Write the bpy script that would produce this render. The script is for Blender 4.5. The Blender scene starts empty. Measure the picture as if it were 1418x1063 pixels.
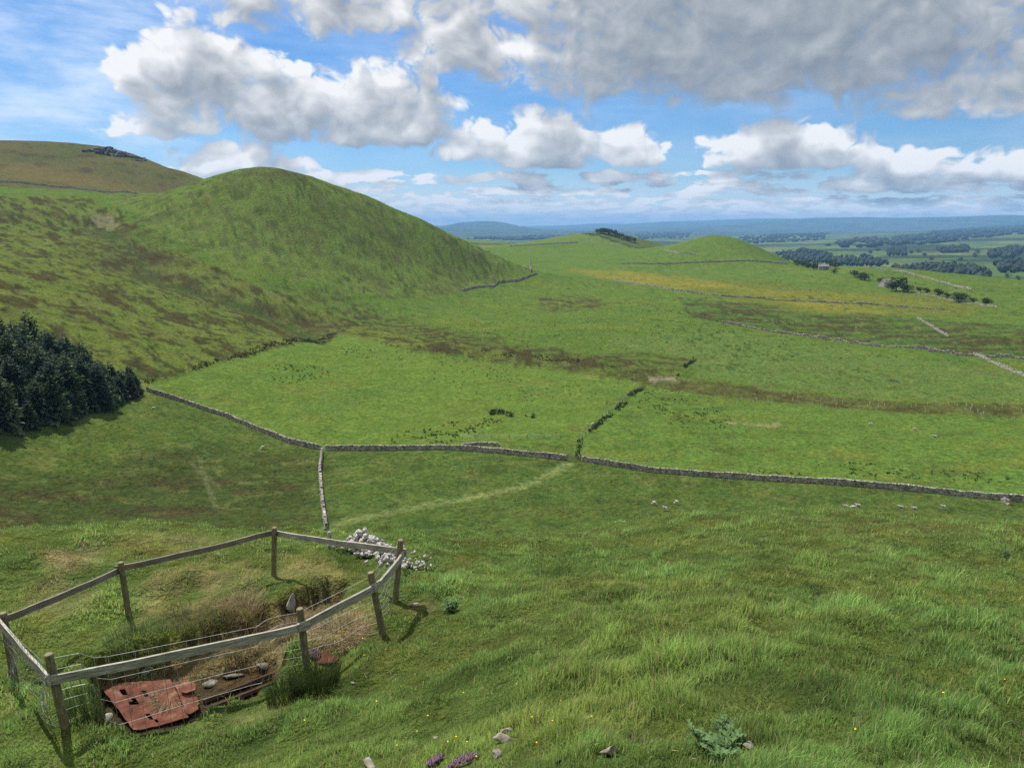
import bpy, math, random
import numpy as np
from mathutils import Vector, Matrix
random.seed(7)
rng = np.random.default_rng(11)
scene = bpy.context.scene
COL = scene.collection

# ------------------------------------------------------------------ camera
FPX, PIT = 1070.0, math.radians(11.4)          # focal length in photo pixels, downward pitch
cam_d = bpy.data.cameras.new('camera'); cam = bpy.data.objects.new('camera', cam_d); COL.objects.link(cam)
cam_d.sensor_fit = 'HORIZONTAL'; cam_d.sensor_width = 36.0; cam_d.lens = 36.0 * FPX / 1418.0
cam_d.clip_start = 0.1; cam_d.clip_end = 90000.0
cam.location = (0, 0, 0); cam.rotation_euler = (math.pi / 2 - PIT, 0, 0)
scene.camera = cam

# ------------------------------------------------------------------ light
SUN_AZ, SUN_EL, SUN_STR = math.radians(-38), math.radians(54), 5.0     # azimuth from +Y, clockwise
SKY_STR, EXPOSURE = 0.075, 0.38
scene.view_settings.view_transform = 'Standard'; scene.view_settings.look = 'None'
scene.view_settings.gamma = 1.0; scene.view_settings.exposure = EXPOSURE
scene.view_settings.use_curve_mapping = False
sl = bpy.data.lights.new('sun', 'SUN'); sl.energy = SUN_STR; sl.angle = math.radians(0.55); sl.color = (1.0, 0.955, 0.88)
so = bpy.data.objects.new('sun', sl); COL.objects.link(so)
sdir = Vector((math.sin(SUN_AZ) * math.cos(SUN_EL), math.cos(SUN_AZ) * math.cos(SUN_EL), math.sin(SUN_EL)))
so.rotation_euler = sdir.to_track_quat('Z', 'Y').to_euler(); so.location = sdir * 300
cy = scene.cycles
cy.max_bounces = 5; cy.diffuse_bounces = 2; cy.glossy_bounces = 1; cy.transmission_bounces = 2; cy.volume_bounces = 0
cy.transparent_max_bounces = 4; cy.caustics_reflective = False; cy.caustics_refractive = False
cy.use_denoising = False
try: cy.denoiser = 'OPENIMAGEDENOISE'
except Exception: pass
cy.sample_clamp_indirect = 4.0

def ray(px, py):
    x = px - 709.0; y = py - 531.5
    f = FPX * math.cos(PIT) - y * math.sin(PIT); d = y * math.cos(PIT) + FPX * math.sin(PIT)
    return math.atan2(x, f), -d / math.hypot(x, f)

# ------------------------------------------------------------------ sky: Nishita blue with procedural cumulus
class S:
    """a float socket with arithmetic that adds Math nodes"""
    tree = None
    def __init__(s, v): s.v = v
    @staticmethod
    def m(op, *a, clamp=False):
        n = S.tree.nodes.new('ShaderNodeMath'); n.operation = op; n.use_clamp = clamp
        for i, q in enumerate(a):
            if isinstance(q, S): S.tree.links.new(q.v, n.inputs[i])
            else: n.inputs[i].default_value = float(q)
        return S(n.outputs[0])
    def __add__(s, o): return S.m('ADD', s, o)
    __radd__ = __add__
    def __sub__(s, o): return S.m('SUBTRACT', s, o)
    def __rsub__(s, o): return S.m('SUBTRACT', o, s)
    def __mul__(s, o): return S.m('MULTIPLY', s, o)
    __rmul__ = __mul__
    def __truediv__(s, o): return S.m('DIVIDE', s, o)
    def __rtruediv__(s, o): return S.m('DIVIDE', o, s)
def smooth01(x, a, b):
    n = S.tree.nodes.new('ShaderNodeMapRange'); n.interpolation_type = 'SMOOTHSTEP'
    S.tree.links.new(x.v, n.inputs[0]); n.inputs[1].default_value = a; n.inputs[2].default_value = b
    return S(n.outputs[0])
def vec(x, y, z=0.0):
    n = S.tree.nodes.new('ShaderNodeCombineXYZ')
    for i, q in enumerate((x, y, z)):
        if isinstance(q, S): S.tree.links.new(q.v, n.inputs[i])
        else: n.inputs[i].default_value = float(q)
    return n.outputs[0]
def fbm(v, scale, detail, rough, distort=0.0, lac=2.0):
    n = S.tree.nodes.new('ShaderNodeTexNoise'); n.noise_dimensions = '2D'; n.inputs['Scale'].default_value = scale
    n.inputs['Detail'].default_value = detail; n.inputs['Roughness'].default_value = rough
    n.inputs['Distortion'].default_value = distort; n.inputs['Lacunarity'].default_value = lac
    S.tree.links.new(v, n.inputs['Vector']); return S(n.outputs[0])
def puff(v, scale, rnd=1.0, smoothness=0.35, detail=2.0):
    n = S.tree.nodes.new('ShaderNodeTexVoronoi'); n.voronoi_dimensions = '2D'; n.feature = 'SMOOTH_F1'; n.inputs['Scale'].default_value = scale
    n.inputs['Smoothness'].default_value = smoothness; n.inputs['Randomness'].default_value = rnd
    n.inputs['Detail'].default_value = detail; n.inputs['Roughness'].default_value = 0.5
    S.tree.links.new(v, n.inputs['Vector']); return S(n.outputs['Distance'])

world = bpy.data.worlds.new('World'); scene.world = world; world.use_nodes = True
wt = world.node_tree; wt.nodes.clear(); S.tree = wt
try: world.cycles.sampling_method = 'NONE'
except Exception: pass
out = wt.nodes.new('ShaderNodeOutputWorld')
sky = wt.nodes.new('ShaderNodeTexSky'); sky.sky_type = 'NISHITA'; sky.sun_disc = False
sky.sun_elevation = SUN_EL; sky.sun_rotation = SUN_AZ; sky.altitude = 300; sky.air_density = 1.0; sky.dust_density = 0.15; sky.ozone_density = 2.5
bg_sky = wt.nodes.new('ShaderNodeBackground'); bg_sky.inputs[1].default_value = SKY_STR
hs = wt.nodes.new('ShaderNodeHueSaturation'); hs.inputs['Saturation'].default_value = 1.12
tn = wt.nodes.new('ShaderNodeMix'); tn.data_type = 'RGBA'; tn.blend_type = 'MULTIPLY'; tn.inputs[0].default_value = 1.0; tn.inputs[7].default_value = (0.72, 0.90, 1.12, 1)
wt.links.new(sky.outputs[0], tn.inputs[6]); wt.links.new(tn.outputs[2], hs.inputs['Color']); wt.links.new(hs.outputs[0], bg_sky.inputs[0])
tc = wt.nodes.new('ShaderNodeTexCoord'); sx = wt.nodes.new('ShaderNodeSeparateXYZ'); wt.links.new(tc.outputs['Generated'], sx.inputs[0])
DX, DY, DZ = (S(sx.outputs[i]) for i in range(3))
RAD = 57.29578
AZ = S.m('ARCTAN2', DX, DY) * RAD
EL = S.m('ARCSINE', DZ) * RAD
# cumulus: base centre (photo px), half-width, height above base, depth below base (px ~ 1/18.7 degree)
def ang(px, py):
    th, t = ray(px, py); return math.degrees(th), math.degrees(math.atan(t))
HERO = [  # base centre px, py, half width, height, depth below base, weight
    (1070, 74, 430, 240, 62, 1.3), (1050, 100, 260, 90, 36, 1.2), (500, 14, 250, 120, 40, 0.75), (650, 66, 130, 100, 36, 0.8), (1330, 142, 150, 62, 22, 0.8),
    (270, 120, 100, 74, 50, 1.1), (390, 160, 110, 78, 38, 1.0), (525, 185, 118, 96, 20, 1.15), (235, 180, 85, 28, 12, 0.7),
    (330, 240, 90, 50, 60, 0.95), (755, 222, 95, 72, 14, 1.1), (872, 216, 58, 46, 14, 1.05), (650, 212, 60, 48, 14, 0.9),
    (1085, 226, 112, 62, 12, 1.1), (1250, 238, 72, 34, 11, 1.0), (1400, 240, 70, 34, 11, 1.0)]
PXD = 1 / 18.7
def billow(az, el, scale, detail):
    """cauliflower noise: rounded lobes with creases between them"""
    a = fbm(vec(az, el * 1.25), scale, detail, 0.52)
    return S.m('ABSOLUTE', (a - 0.5) * 2.0)
def cloud_field(az, el, detail, shade=False):
    """cumulus density around a direction, positive inside a cloud"""
    w = fbm(vec(az + 3.1, el * 1.3 + 3.1), 0.28, 2.0, 0.5)
    n1 = fbm(vec(az + w * 3.0 + 3.1, el * 1.3 - w * 2.0 + 3.1), 0.34, detail, 0.60)
    F = None
    for hi, (px, py, hw, up, dn, wgt) in enumerate(HERO):
        if shade: wgt = wgt * (1.05 if hi < 2 else 0.6 if hi < 5 else 0.60)
        a0, e0 = ang(px, py)
        u = (az - a0) * (1 / (hw * PXD)); v = el - e0
        vv = S.m('MAXIMUM', v * (1 / (up * PXD)), v * (-1 / (dn * PXD)))
        e = S.m('MULTIPLY_ADD', u, u * -1.0, 1.0) - vv * vv
        e = e * wgt
        F = e if F is None else S.m('SMOOTH_MAX', F, e, 0.12)
    F = S.m('MAXIMUM', F, -1.2)
    F = F + (n1 - 0.5) * 1.7
    if detail > 2:
        F = F + billow(az + w * 2.0, el - w, 0.34, min(detail - 2, 3)) * 1.35 - 0.30
    # low rows of cumulus towards the horizon, seen one behind the other
    if detail < 2: return F
    la = fbm(vec(az * 0.36 + 7.0, el * 1.15 + w * 0.6), 1.0, detail, 0.55)
    lb = fbm(vec(az * 0.62 + 2.0, el * 2.5 + w * 0.8), 1.0, min(detail, 5), 0.55)
    LA = (la - 0.43) * 4.2 - (1.0 - smooth01(el, 5.4, 3.6)) * 4.0 - smooth01(el, 2.4, 1.2) * 3.0
    LB = (lb - 0.36) * 3.4 - (1.0 - smooth01(el, 3.2, 1.8)) * 4.0
    L = S.m('MAXIMUM', LA, LB)
    # the same broken cloud carries on over the rest of the sky
    zz = S.m('MAXIMUM', S.m('SINE', el / RAD), 0.05)
    g = fbm(vec(S.m('SINE', az / RAD) / zz, S.m('COSINE', az / RAD) / zz), 0.7, min(detail, 4), 0.55)
    G = (g - 0.46) * 5.0 - (1.0 - smooth01(S.m('MAXIMUM', el - 16.0, S.m('ABSOLUTE', az) - 40.0), 0.0, 5.0)) * 4.0
    return S.m('MAXIMUM', S.m('MAXIMUM', F, L), G)
F0 = cloud_field(AZ, EL, 6.0)
F1 = cloud_field(AZ - 0.4, EL + 0.75, 4.0)
F2 = cloud_field(AZ - 0.8, EL + 1.7, 1.0, True)
p2 = S.m('MAXIMUM', F2 + 0.12, 0.0)
alpha = smooth01(F0 / (p2 * 1.4 + 1.0), -0.05, 0.32)
emb = S.m('MAXIMUM', S.m('MINIMUM', (F0 - F1) * 0.38, 0.30), -0.30)
lit = S.m('EXPONENT', p2 * -1.7) * 0.86 + 0.10 + emb * S.m('EXPONENT', p2 * -0.75)
lit = lit - smooth01(EL, 4.6, 2.6) * 0.16
lit = S.m('MINIMUM', S.m('MAXIMUM', lit, 0.0), 1.0)
def mixcol(fac, a, b):
    n = wt.nodes.new('ShaderNodeMix'); n.data_type = 'RGBA'; wt.links.new(fac.v, n.inputs[0])
    n.inputs[6].default_value = (*a, 1); n.inputs[7].default_value = (*b, 1); return n.outputs[2]
ccol = mixcol(lit, (0.20, 0.245, 0.30), (1.0, 1.0, 1.0))
bg_c = wt.nodes.new('ShaderNodeBackground'); wt.links.new(ccol, bg_c.inputs[0]); bg_c.inputs[1].default_value = 0.77
# thin high cirrus veil
ci = fbm(vec(AZ * 0.35 + EL * 0.2, EL * 1.3), 0.30, 6, 0.60, 0.15)
cirrus = S.m('MAXIMUM', smooth01(ci, 0.28, 0.85) * smooth01(EL, 1.0, 7.0) * 0.8, smooth01(EL, 5.0, -0.5) * 2.4)
cirm = S.m('MAXIMUM', smooth01(AZ, -13.0, -26.0), 0.30)
bg_ci = wt.nodes.new('ShaderNodeBackground'); bg_ci.inputs[0].default_value = (0.78, 0.86, 0.97, 1); bg_ci.inputs[1].default_value = 0.9
mx0 = wt.nodes.new('ShaderNodeMixShader'); wt.links.new(S.m('MINIMUM', cirrus * cirm, 0.8).v, mx0.inputs[0]); wt.links.new(bg_sky.outputs[0], mx0.inputs[1]); wt.links.new(bg_ci.outputs[0], mx0.inputs[2])
mx = wt.nodes.new('ShaderNodeMixShader'); wt.links.new(alpha.v, mx.inputs[0]); wt.links.new(mx0.outputs[0], mx.inputs[1]); wt.links.new(bg_c.outputs[0], mx.inputs[2])
wt.links.new(mx.outputs[0], out.inputs[0])

# ------------------------------------------------------------------ helpers
def tag(o, label=None, cat=None, group=None, kind=None):
    if label: o['label'] = label
    if cat: o['category'] = cat
    if group: o['group'] = group
    if kind: o['kind'] = kind
    return o
def link(name, me, parent=None, mat=None):
    o = bpy.data.objects.new(name, me); COL.objects.link(o); o.parent = parent
    if mat and me is not None and not me.materials: me.materials.append(mat)
    return o
def empty(name, loc=(0, 0, 0), rz=0.0):
    o = bpy.data.objects.new(name, None); COL.objects.link(o); o.location = loc; o.rotation_euler = (0, 0, rz)
    o.empty_display_size = 0.3
    return o
def mesh(name, V, F, mat=None, smooth=False, col=None):
    """mesh data from arrays; F is an (n,k) array or a list of polygons"""
    me = bpy.data.meshes.new(name)
    V = np.asarray(V, dtype=np.float32).reshape(-1, 3)
    if isinstance(F, np.ndarray):
        n, k = F.shape
        me.vertices.add(len(V)); me.vertices.foreach_set('co', V.ravel())
        me.loops.add(n * k); me.loops.foreach_set('vertex_index', F.astype(np.int32).ravel())
        me.polygons.add(n); me.polygons.foreach_set('loop_start', np.arange(0, n * k, k, dtype=np.int32))
        me.update(calc_edges=True)
    else:
        me.from_pydata([tuple(map(float, v)) for v in V], [], F); me.update()
    if smooth: me.polygons.foreach_set('use_smooth', np.ones(len(me.polygons), dtype=bool))
    if col is not None:
        a = me.attributes.new('Col', 'FLOAT_COLOR', 'POINT')
        c = np.ones((len(V), 4), dtype=np.float32); c[:, :3] = col; a.data.foreach_set('color', c.ravel())
    if mat: me.materials.append(mat)
    return me
class MB:
    """collects pieces of geometry for one mesh"""
    def __init__(s): s.V = []; s.F = []
    def add(s, V, F):
        o = len(s.V); s.V += [tuple(v) for v in V]; s.F += [tuple(i + o for i in f) for f in F]
    def box(s, c, size, M=None, jit=0.0):
        hx, hy, hz = (q / 2 for q in size); c = Vector(c); vs = []
        for dz in (-1, 1):
            for dx, dy in ((-1, -1), (1, -1), (1, 1), (-1, 1)):
                v = Vector((dx * hx, dy * hy, dz * hz))
                if jit: v += Vector([random.uniform(-jit, jit) * q for q in size])
                vs.append(c + (M @ v if M else v))
        s.add(vs, [(3, 2, 1, 0), (4, 5, 6, 7), (0, 1, 5, 4), (1, 2, 6, 5), (2, 3, 7, 6), (3, 0, 4, 7)])
    def tube(s, pts, rad, n=6, cap=True):
        pts = [Vector(p) for p in pts]; o = len(s.V); k = len(pts)
        for i, p in enumerate(pts):
            d = (pts[min(i + 1, k - 1)] - pts[max(i - 1, 0)]).normalized()
            a = d.orthogonal().normalized() if abs(d.z) > 0.9 else d.cross(Vector((0, 0, 1))).normalized()
            b = d.cross(a); r = rad[i] if hasattr(rad, '__len__') else rad
            for j in range(n):
                t = 2 * math.pi * j / n; s.V.append(tuple(p + a * (math.cos(t) * r) + b * (math.sin(t) * r)))
        for i in range(k - 1):
            for j in range(n):
                s.F.append((o + i * n + j, o + i * n + (j + 1) % n, o + (i + 1) * n + (j + 1) % n, o + (i + 1) * n + j))
        if cap:
            s.F.append(tuple(o + j for j in reversed(range(n)))); s.F.append(tuple(o + (k - 1) * n + j for j in range(n)))
    def mesh(s, name, mat, smooth=False): return mesh(name, s.V, s.F, mat, smooth)
    def build(s, name, mat, parent=None, smooth=False): return link(name, s.mesh(name, mat, smooth), parent)
# vectorised gradient noise
def _h(ix, iy, seed):
    h = (ix.astype(np.int64) * 374761393 + iy.astype(np.int64) * 668265263 + seed * 974711) & 0xFFFFFFFF
    h = ((h ^ (h >> 13)) * 1274126177) & 0xFFFFFFFF
    h = h ^ (h >> 16)
    return (h & 0xFFFF) / 65536.0 * 6.2831853
def pn(x, y, seed=0):
    ix = np.floor(x); iy = np.floor(y); fx = x - ix; fy = y - iy
    ux = fx * fx * fx * (fx * (fx * 6 - 15) + 10); uy = fy * fy * fy * (fy * (fy * 6 - 15) + 10)
    def g(dx, dy):
        a = _h(ix + dx, iy + dy, seed); return np.cos(a) * (fx - dx) + np.sin(a) * (fy - dy)
    a = g(0, 0) * (1 - ux) + g(1, 0) * ux; b = g(0, 1) * (1 - ux) + g(1, 1) * ux
    return (a * (1 - uy) + b * uy) * 1.5
def nfbm(x, y, wl, octv=4, seed=0, rough=0.5):
    s = 0; a = 1.0; t = 0
    for i in range(octv):
        s = s + a * pn(x / wl + 17.3 * i, y / wl - 9.1 * i, seed + i); t += a; a *= rough; wl /= 2.03
    return s / t
def sstep(a, b, x):
    t = np.clip((x - a) / (b - a), 0, 1); return t * t * (3 - 2 * t)
def inpoly(x, y, poly):
    poly = np.asarray(poly); c = np.zeros(x.shape, dtype=bool); n = len(poly); j = n - 1
    for i in range(n):
        xi, yi = poly[i]; xj, yj = poly[j]
        c ^= ((yi > y) != (yj > y)) & (x < (xj - xi) * (y - yi) / (yj - yi + 1e-12) + xi); j = i
    return c
def segdist(x, y, pts):
    d = np.full(x.shape, 1e9)
    for (ax, ay), (bx, by) in zip(pts[:-1], pts[1:]):
        vx, vy = bx - ax, by - ay; t = np.clip(((x - ax) * vx + (y - ay) * vy) / (vx * vx + vy * vy + 1e-9), 0, 1)
        d = np.minimum(d, np.hypot(x - ax - t * vx, y - ay - t * vy))
    return d

# ------------------------------------------------------------------ terrain heights
VIS = [  # photo pixel on the ground and its distance from the viewpoint in metres
 (0,1063,10.2),(200,1063,9.4),(400,1063,7.6),(600,1063,5.6),(800,1063,4.5),(1000,1063,4.2),(1200,1063,4.8),(1418,1063,5.6),
 (90,1005,11),(18,930,14),(178,850,15.7),(379,797,16.5),(547,833,13.2),(530,878,12),(425,925,11.3),(280,880,13.6),
 (600,900,10.5),(800,900,8.6),(1000,900,7.7),(1200,900,8.5),(1418,900,10.5),
 (700,800,16.5),(900,800,15.5),(1100,800,16),(1300,800,19),(1418,800,22),
 (0,745,22),(150,728,25),(300,735,24),(500,757,19.5),(620,750,26),(800,742,36),(1000,737,42),(1200,735,42),(1418,735,40),
 (0,725,142),(150,720,143),(300,720,138),(500,735,124),(700,735,123),(900,730,126),(1100,730,133),(1300,728,142),(1418,728,148),
 (1400,690,168),(900,652,160),(450,622,178),(1150,668,162),(650,625,170),(205,540,236),(330,585,203),
 (0,600,186),(0,660,166),(150,640,172),(0,540,210),(0,450,300),(0,350,520),(0,300,680),(0,255,900),
 (-200,600,180),(-200,450,280),(-200,350,480),(-200,250,850),(-200,700,150),
 (600,550,232),(450,465,340),(600,490,295),(870,525,257),(700,500,285),(700,450,385),(700,400,600),(800,385,710),(900,450,390),(900,400,600),(900,375,830),
 (330,415,420),(200,370,480),(200,440,350),(100,400,400),(150,310,640),(380,520,255),
 (375,237,620),(375,340,520),(400,440,410),(300,300,565),(280,250,640),(200,275,690),(500,275,635),(600,315,655),(680,350,690),(740,377,740),
 (500,360,540),(600,400,540),(600,360,610),(680,395,620),(440,255,625),(320,243,628),(450,300,575),
 (0,225,1150),(0,195,1400),(110,202,1380),(190,268,850),(200,220,1300),(200,245,1080),(280,247,1150),(100,262,870),
 (700,345,1500),(640,338,1900),(700,335,2200),(850,345,1150),(850,323,1350),(760,335,1600),(890,342,1300),
 (990,326,1000),(895,349,1000),(935,340,1000),(1050,342,1000),(1090,362,1000),(1110,374,980),(990,375,830),(990,352,905),
 (1000,400,600),(1000,430,480),(1000,480,340),(1000,560,230),(1000,600,196),
 (1300,600,214),(1300,570,240),(1300,500,330),(1300,460,420),(1300,430,520),(1300,400,650),(1250,372,850),(1150,373,900),
 (1418,600,220),(1418,520,310),(1418,450,450),(1418,415,600),(1418,650,186),
 (1200,301,20000),(1418,299,20000),(990,307,20000),(850,312,20000),(1080,304,20000),
 (690,306.5,14500),(650,307,14500),(610,314,14500),(716,312,14500),(738,317,14500),(760,318,20000)]
HID = [  # column px, distance, height: ground the photograph does not show
 (0,45,-22),(0,80,-36),(0,115,-43),(150,45,-21),(150,80,-37),(150,115,-46),(300,45,-21),(300,80,-38),(300,112,-47.5),
 (500,32,-15.5),(500,50,-25),(500,80,-40),(500,103,-47.5),(700,45,-21.5),(700,65,-32),(700,90,-43),(700,108,-48),
 (900,60,-28.5),(900,80,-39),(900,103,-46.5),(1100,60,-29),(1100,80,-39),(1100,105,-46),(1300,60,-27),(1300,80,-37),(1300,110,-45.5),
 (1418,60,-25.5),(1418,80,-35),(1418,115,-45),
 (375,760,22),(375,950,0),(375,1300,-10),(500,760,5),(500,950,-15),(500,1400,-30),(600,760,-18),(600,950,-35),(600,1400,-38),(280,850,28),
 (0,1900,130),(0,4000,60),(200,1700,70),(200,4000,0),(375,4000,-60),(0,12000,0),(375,12000,-60),(0,25000,20),(375,25000,20),
 (600,4000,-80),(700,3000,-75),(700,5000,-100),(700,9000,-85),(700,19000,-60),(850,1700,-40),(850,2500,-90),(850,6000,-95),(850,12000,-60),
 (990,1200,-40),(990,1700,-85),(990,3000,-100),(990,6000,-95),(990,12000,-60),(1090,1300,-70),(1150,1150,-68),
 (1200,1800,-92),(1200,3000,-100),(1200,6000,-85),(1200,12000,-40),(1300,1050,-65),(1418,1000,-72),(1418,1800,-92),(1418,3000,-88),(1418,6000,-45),(1418,12000,30),
 (690,32000,60),(200,32000,20),(1000,32000,60),(1418,32000,100)]
cp = []
for px, py, r in VIS:
    th, t = ray(px, py); cp.append((th, math.log(r), t))
for px, r, z in HID:
    th, _ = ray(px, 420 if r > 150 else 740); cp.append((th, math.log(r), z / r))
cp = np.array(cp); n = len(cp)
def U(d2): return np.where(d2 > 1e-12, 0.5 * d2 * np.log(d2 + 1e-12), 0.0)
_K = U(((cp[:, None, :2] - cp[None, :, :2]) ** 2).sum(-1)) + np.eye(n) * 6e-5
_P = np.c_[np.ones(n), cp[:, :2]]
_A = np.zeros((n + 3, n + 3)); _A[:n, :n] = _K; _A[:n, n:] = _P; _A[n:, :n] = _P.T
_W = np.linalg.solve(_A, np.r_[cp[:, 2], 0, 0, 0])
def tps(th, lr):
    s = _W[n] + _W[n + 1] * th + _W[n + 2] * lr
    for i in range(n): s = s + _W[i] * U((th - cp[i, 0]) ** 2 + (lr - cp[i, 1]) ** 2)
    return s
TH_C = math.radians(43)
def base_height(x, y):
    r = np.hypot(x, y); th = np.arctan2(x, y)
    rc = np.maximum(r, 3.0); thc = np.clip(th, -TH_C, TH_C)
    z = tps(thc, np.log(rc)) * rc
    z = np.where(r < 3.0, -1.65 + (z + 1.65) * (r / 3.0), z)
    back = -1.65 + 0.30 * 260 * (1 - np.exp(-r / 260)) * np.exp(-r / 9000)
    w = sstep(math.radians(50), math.radians(105), np.abs(th))
    z = z * (1 - w) + back * w
    # relief of its own at every distance
    z = z + 0.24 * sstep(3, 7, r) * (1 - sstep(60, 110, r)) * nfbm(x, y, 2.1, 2, 3) + 0.17 * sstep(3, 6, r) * (1 - sstep(22, 40, r)) * nfbm(x, y, 0.85, 2, 13)
    z = z + 0.35 * sstep(9, 20, r) * (1 - sstep(60, 110, r)) * nfbm(x, y, 7.0, 2, 33)
    z = z + 1.0 * sstep(110, 240, r) * (1 - 0.5 * sstep(1500, 3000, r)) * nfbm(x, y, 42, 4, 5)
    z = z + 0.8 * sstep(180, 300, r) * (1 - sstep(1200, 2000, r)) * nfbm(x, y, 17, 3, 7)
    lf = sstep(math.radians(6), math.radians(-8), th) if False else sstep(0.10, -0.16, th)
    z = z + 3.4 * sstep(240, 420, r) * (0.4 + 0.6 * lf) * (1 - sstep(1500, 2500, r)) * nfbm(x, y, 120, 4, 6)
    z = z + 9.0 * sstep(1800, 4000, r) * nfbm(x, y, 1300, 4, 8)
    z = z + 150.0 * sstep(7000, 16000, r) * nfbm(x, y, 4200, 4, 9) * (0.35 + 0.65 * sstep(0.03, 0.12, np.abs(th)))
    return z
def mkgrid(th, lr):
    TH, LR = np.meshgrid(th, lr); R = np.exp(LR); return R * np.sin(TH), R * np.cos(TH), R
th_f = np.radians(np.arange(-42, 42.001, 0.165))
th_c = np.radians(np.r_[np.arange(44, 60, 2), np.arange(60, 301, 6), np.arange(302, 317, 2)])
TH = np.r_[th_f, th_c]; NTH = len(TH); NF = len(th_f)
LR = np.r_[np.log(np.arange(0.4, 3.0, 0.4)), np.arange(math.log(3.0), math.log(33000), 0.0125)]
GX, GY, GR = mkgrid(TH, LR)
GZ = base_height(GX, GY)
GT = GZ / GR
def at(px, py, rmin=0.0, zoff=0.0, grid=None):
    """where the photograph's pixel meets the ground, beyond distance rmin"""
    T = GT if grid is None else grid
    th, t = ray(px, py); th = max(min(th, th_f[-1]), th_f[0])
    c = (th - th_f[0]) / (th_f[1] - th_f[0]); c0 = min(int(c), NF - 2); f = c - c0
    col = T[:, c0] * (1 - f) + T[:, c0 + 1] * f
    i0 = int(np.searchsorted(LR, math.log(max(rmin, 3.0))))
    k = np.nonzero(col[i0:] >= t)[0]
    if len(k) == 0: i = i0 + int(np.argmax(col[i0:]))
    else: i = i0 + int(k[0])
    if i > i0 and col[i] > col[i - 1]:
        g = (t - col[i - 1]) / (col[i] - col[i - 1]); lr = LR[i - 1] + min(max(g, 0), 1) * (LR[i] - LR[i - 1])
    else: lr = LR[i]
    r = math.exp(lr); return Vector((r * math.sin(th), r * math.cos(th), 0))
def poly(pts, rmin=0.0): return [tuple(at(px, py, rmin)[:2]) for px, py in pts]

# the collapsed mine shaft inside the fence: a trench with a deeper end
def plane_hit(px, py, z):
    th, t = ray(px, py); r = z / t; return Vector((r * math.sin(th), r * math.cos(th), z))
PIT1 = poly([(112,915),(200,887),(262,868),(330,848),(398,822),(450,800),(484,806),(474,834),(440,856),(404,890),(392,935),(330,968),(262,998),(182,1013),(136,1003)])
PIT2 = [tuple(plane_hit(x, y, -7.5)[:2]) for x, y in ((134,940),(236,924),(330,906),(386,908))] + poly([(384,938),(330,966),(262,996),(184,1011),(142,1001)])
def pit_depth(x, y):
    d = np.zeros(x.shape); m = (np.hypot(x, y) > 7) & (np.hypot(x, y) < 20) & (y > 0)
    xx = x[m]; yy = y[m]; jx = xx + 0.12 * pn(xx * 3, yy * 3, 41); jy = yy + 0.12 * pn(xx * 3, yy * 3, 42)
    def one(pl, depth, w):
        s = segdist(jx, jy, list(pl) + [pl[0]]); return depth * sstep(-0.02, w, np.where(inpoly(jx, jy, pl), s, -s))
    d[m] = one(PIT1, 0.52, 0.22) + one(PIT2, 0.40, 0.14)
    return d
GZ = GZ - pit_depth(GX, GY)
_m = (GR > 7) & (GR < 20) & (np.abs(np.arctan2(GX, GY)) < 1.0); _x = GX[_m]; _y = GY[_m]
_s = segdist(_x, _y, list(PIT2) + [PIT2[0]]); _w = sstep(0.0, 0.14, np.where(inpoly(_x, _y, PIT2), _s, -_s))
PIT_Z = float(np.average(GZ[_m], weights=_w)) - 0.05; GZ[_m] = GZ[_m] * (1 - _w) + (PIT_Z + 0.06 * (GZ[_m] - PIT_Z)) * _w; GT = GZ / GR
def ground(x, y):
    x = np.atleast_1d(np.asarray(x, dtype=float)); y = np.atleast_1d(np.asarray(y, dtype=float))
    return base_height(x, y) - pit_depth(x, y)
def gz(x, y): return float(ground(x, y)[0])
def on(px, py, rmin=0.0):
    p = at(px, py, rmin); p.z = gz(p.x, p.y); return p
# ------------------------------------------------------------------ materials
def newmat(name):
    m = bpy.data.materials.new(name); m.use_nodes = True; t = m.node_tree; return m, t, t.nodes['Principled BSDF']
def nd(t, kind, **kw):
    n = t.nodes.new(kind)
    for k, v in kw.items():
        if isinstance(k, str) and hasattr(n, k): setattr(n, k, v)
        else: n.inputs[k.replace('_', ' ')].default_value = v
    return n
def noise_node(t, scale, detail=4, rough=0.55, coord='Object', vecsock=None):
    if vecsock is None:
        c = t.nodes.new('ShaderNodeTexCoord'); vecsock = c.outputs[coord]
    n = t.nodes.new('ShaderNodeTexNoise'); n.inputs['Scale'].default_value = scale; n.inputs['Detail'].default_value = detail
    n.inputs['Roughness'].default_value = rough; t.links.new(vecsock, n.inputs['Vector']); return n.outputs[0]
def ramp(t, fac, stops):
    n = t.nodes.new('ShaderNodeValToRGB'); t.links.new(fac, n.inputs[0]); e = n.color_ramp.elements
    while len(e) < len(stops): e.new(0.5)
    for q, (p, c) in zip(e, stops): q.position = p; q.color = (*c, 1)
    return n.outputs[0]
def mixrgb(t, fac, a, b, mode='MIX'):
    n = t.nodes.new('ShaderNodeMix'); n.data_type = 'RGBA'; n.blend_type = mode
    for i, q in ((0, fac), (6, a), (7, b)):
        if isinstance(q, bpy.types.NodeSocket): t.links.new(q, n.inputs[i])
        else: n.inputs[i].default_value = q if i == 0 else (*q, 1)
    return n.outputs[2]
def bump(t, h, strength, dist, b):
    n = t.nodes.new('ShaderNodeBump'); n.inputs['Strength'].default_value = strength; n.inputs['Distance'].default_value = dist
    t.links.new(h, n.inputs['Height']); t.links.new(n.outputs[0], b.inputs['Normal'])
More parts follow.
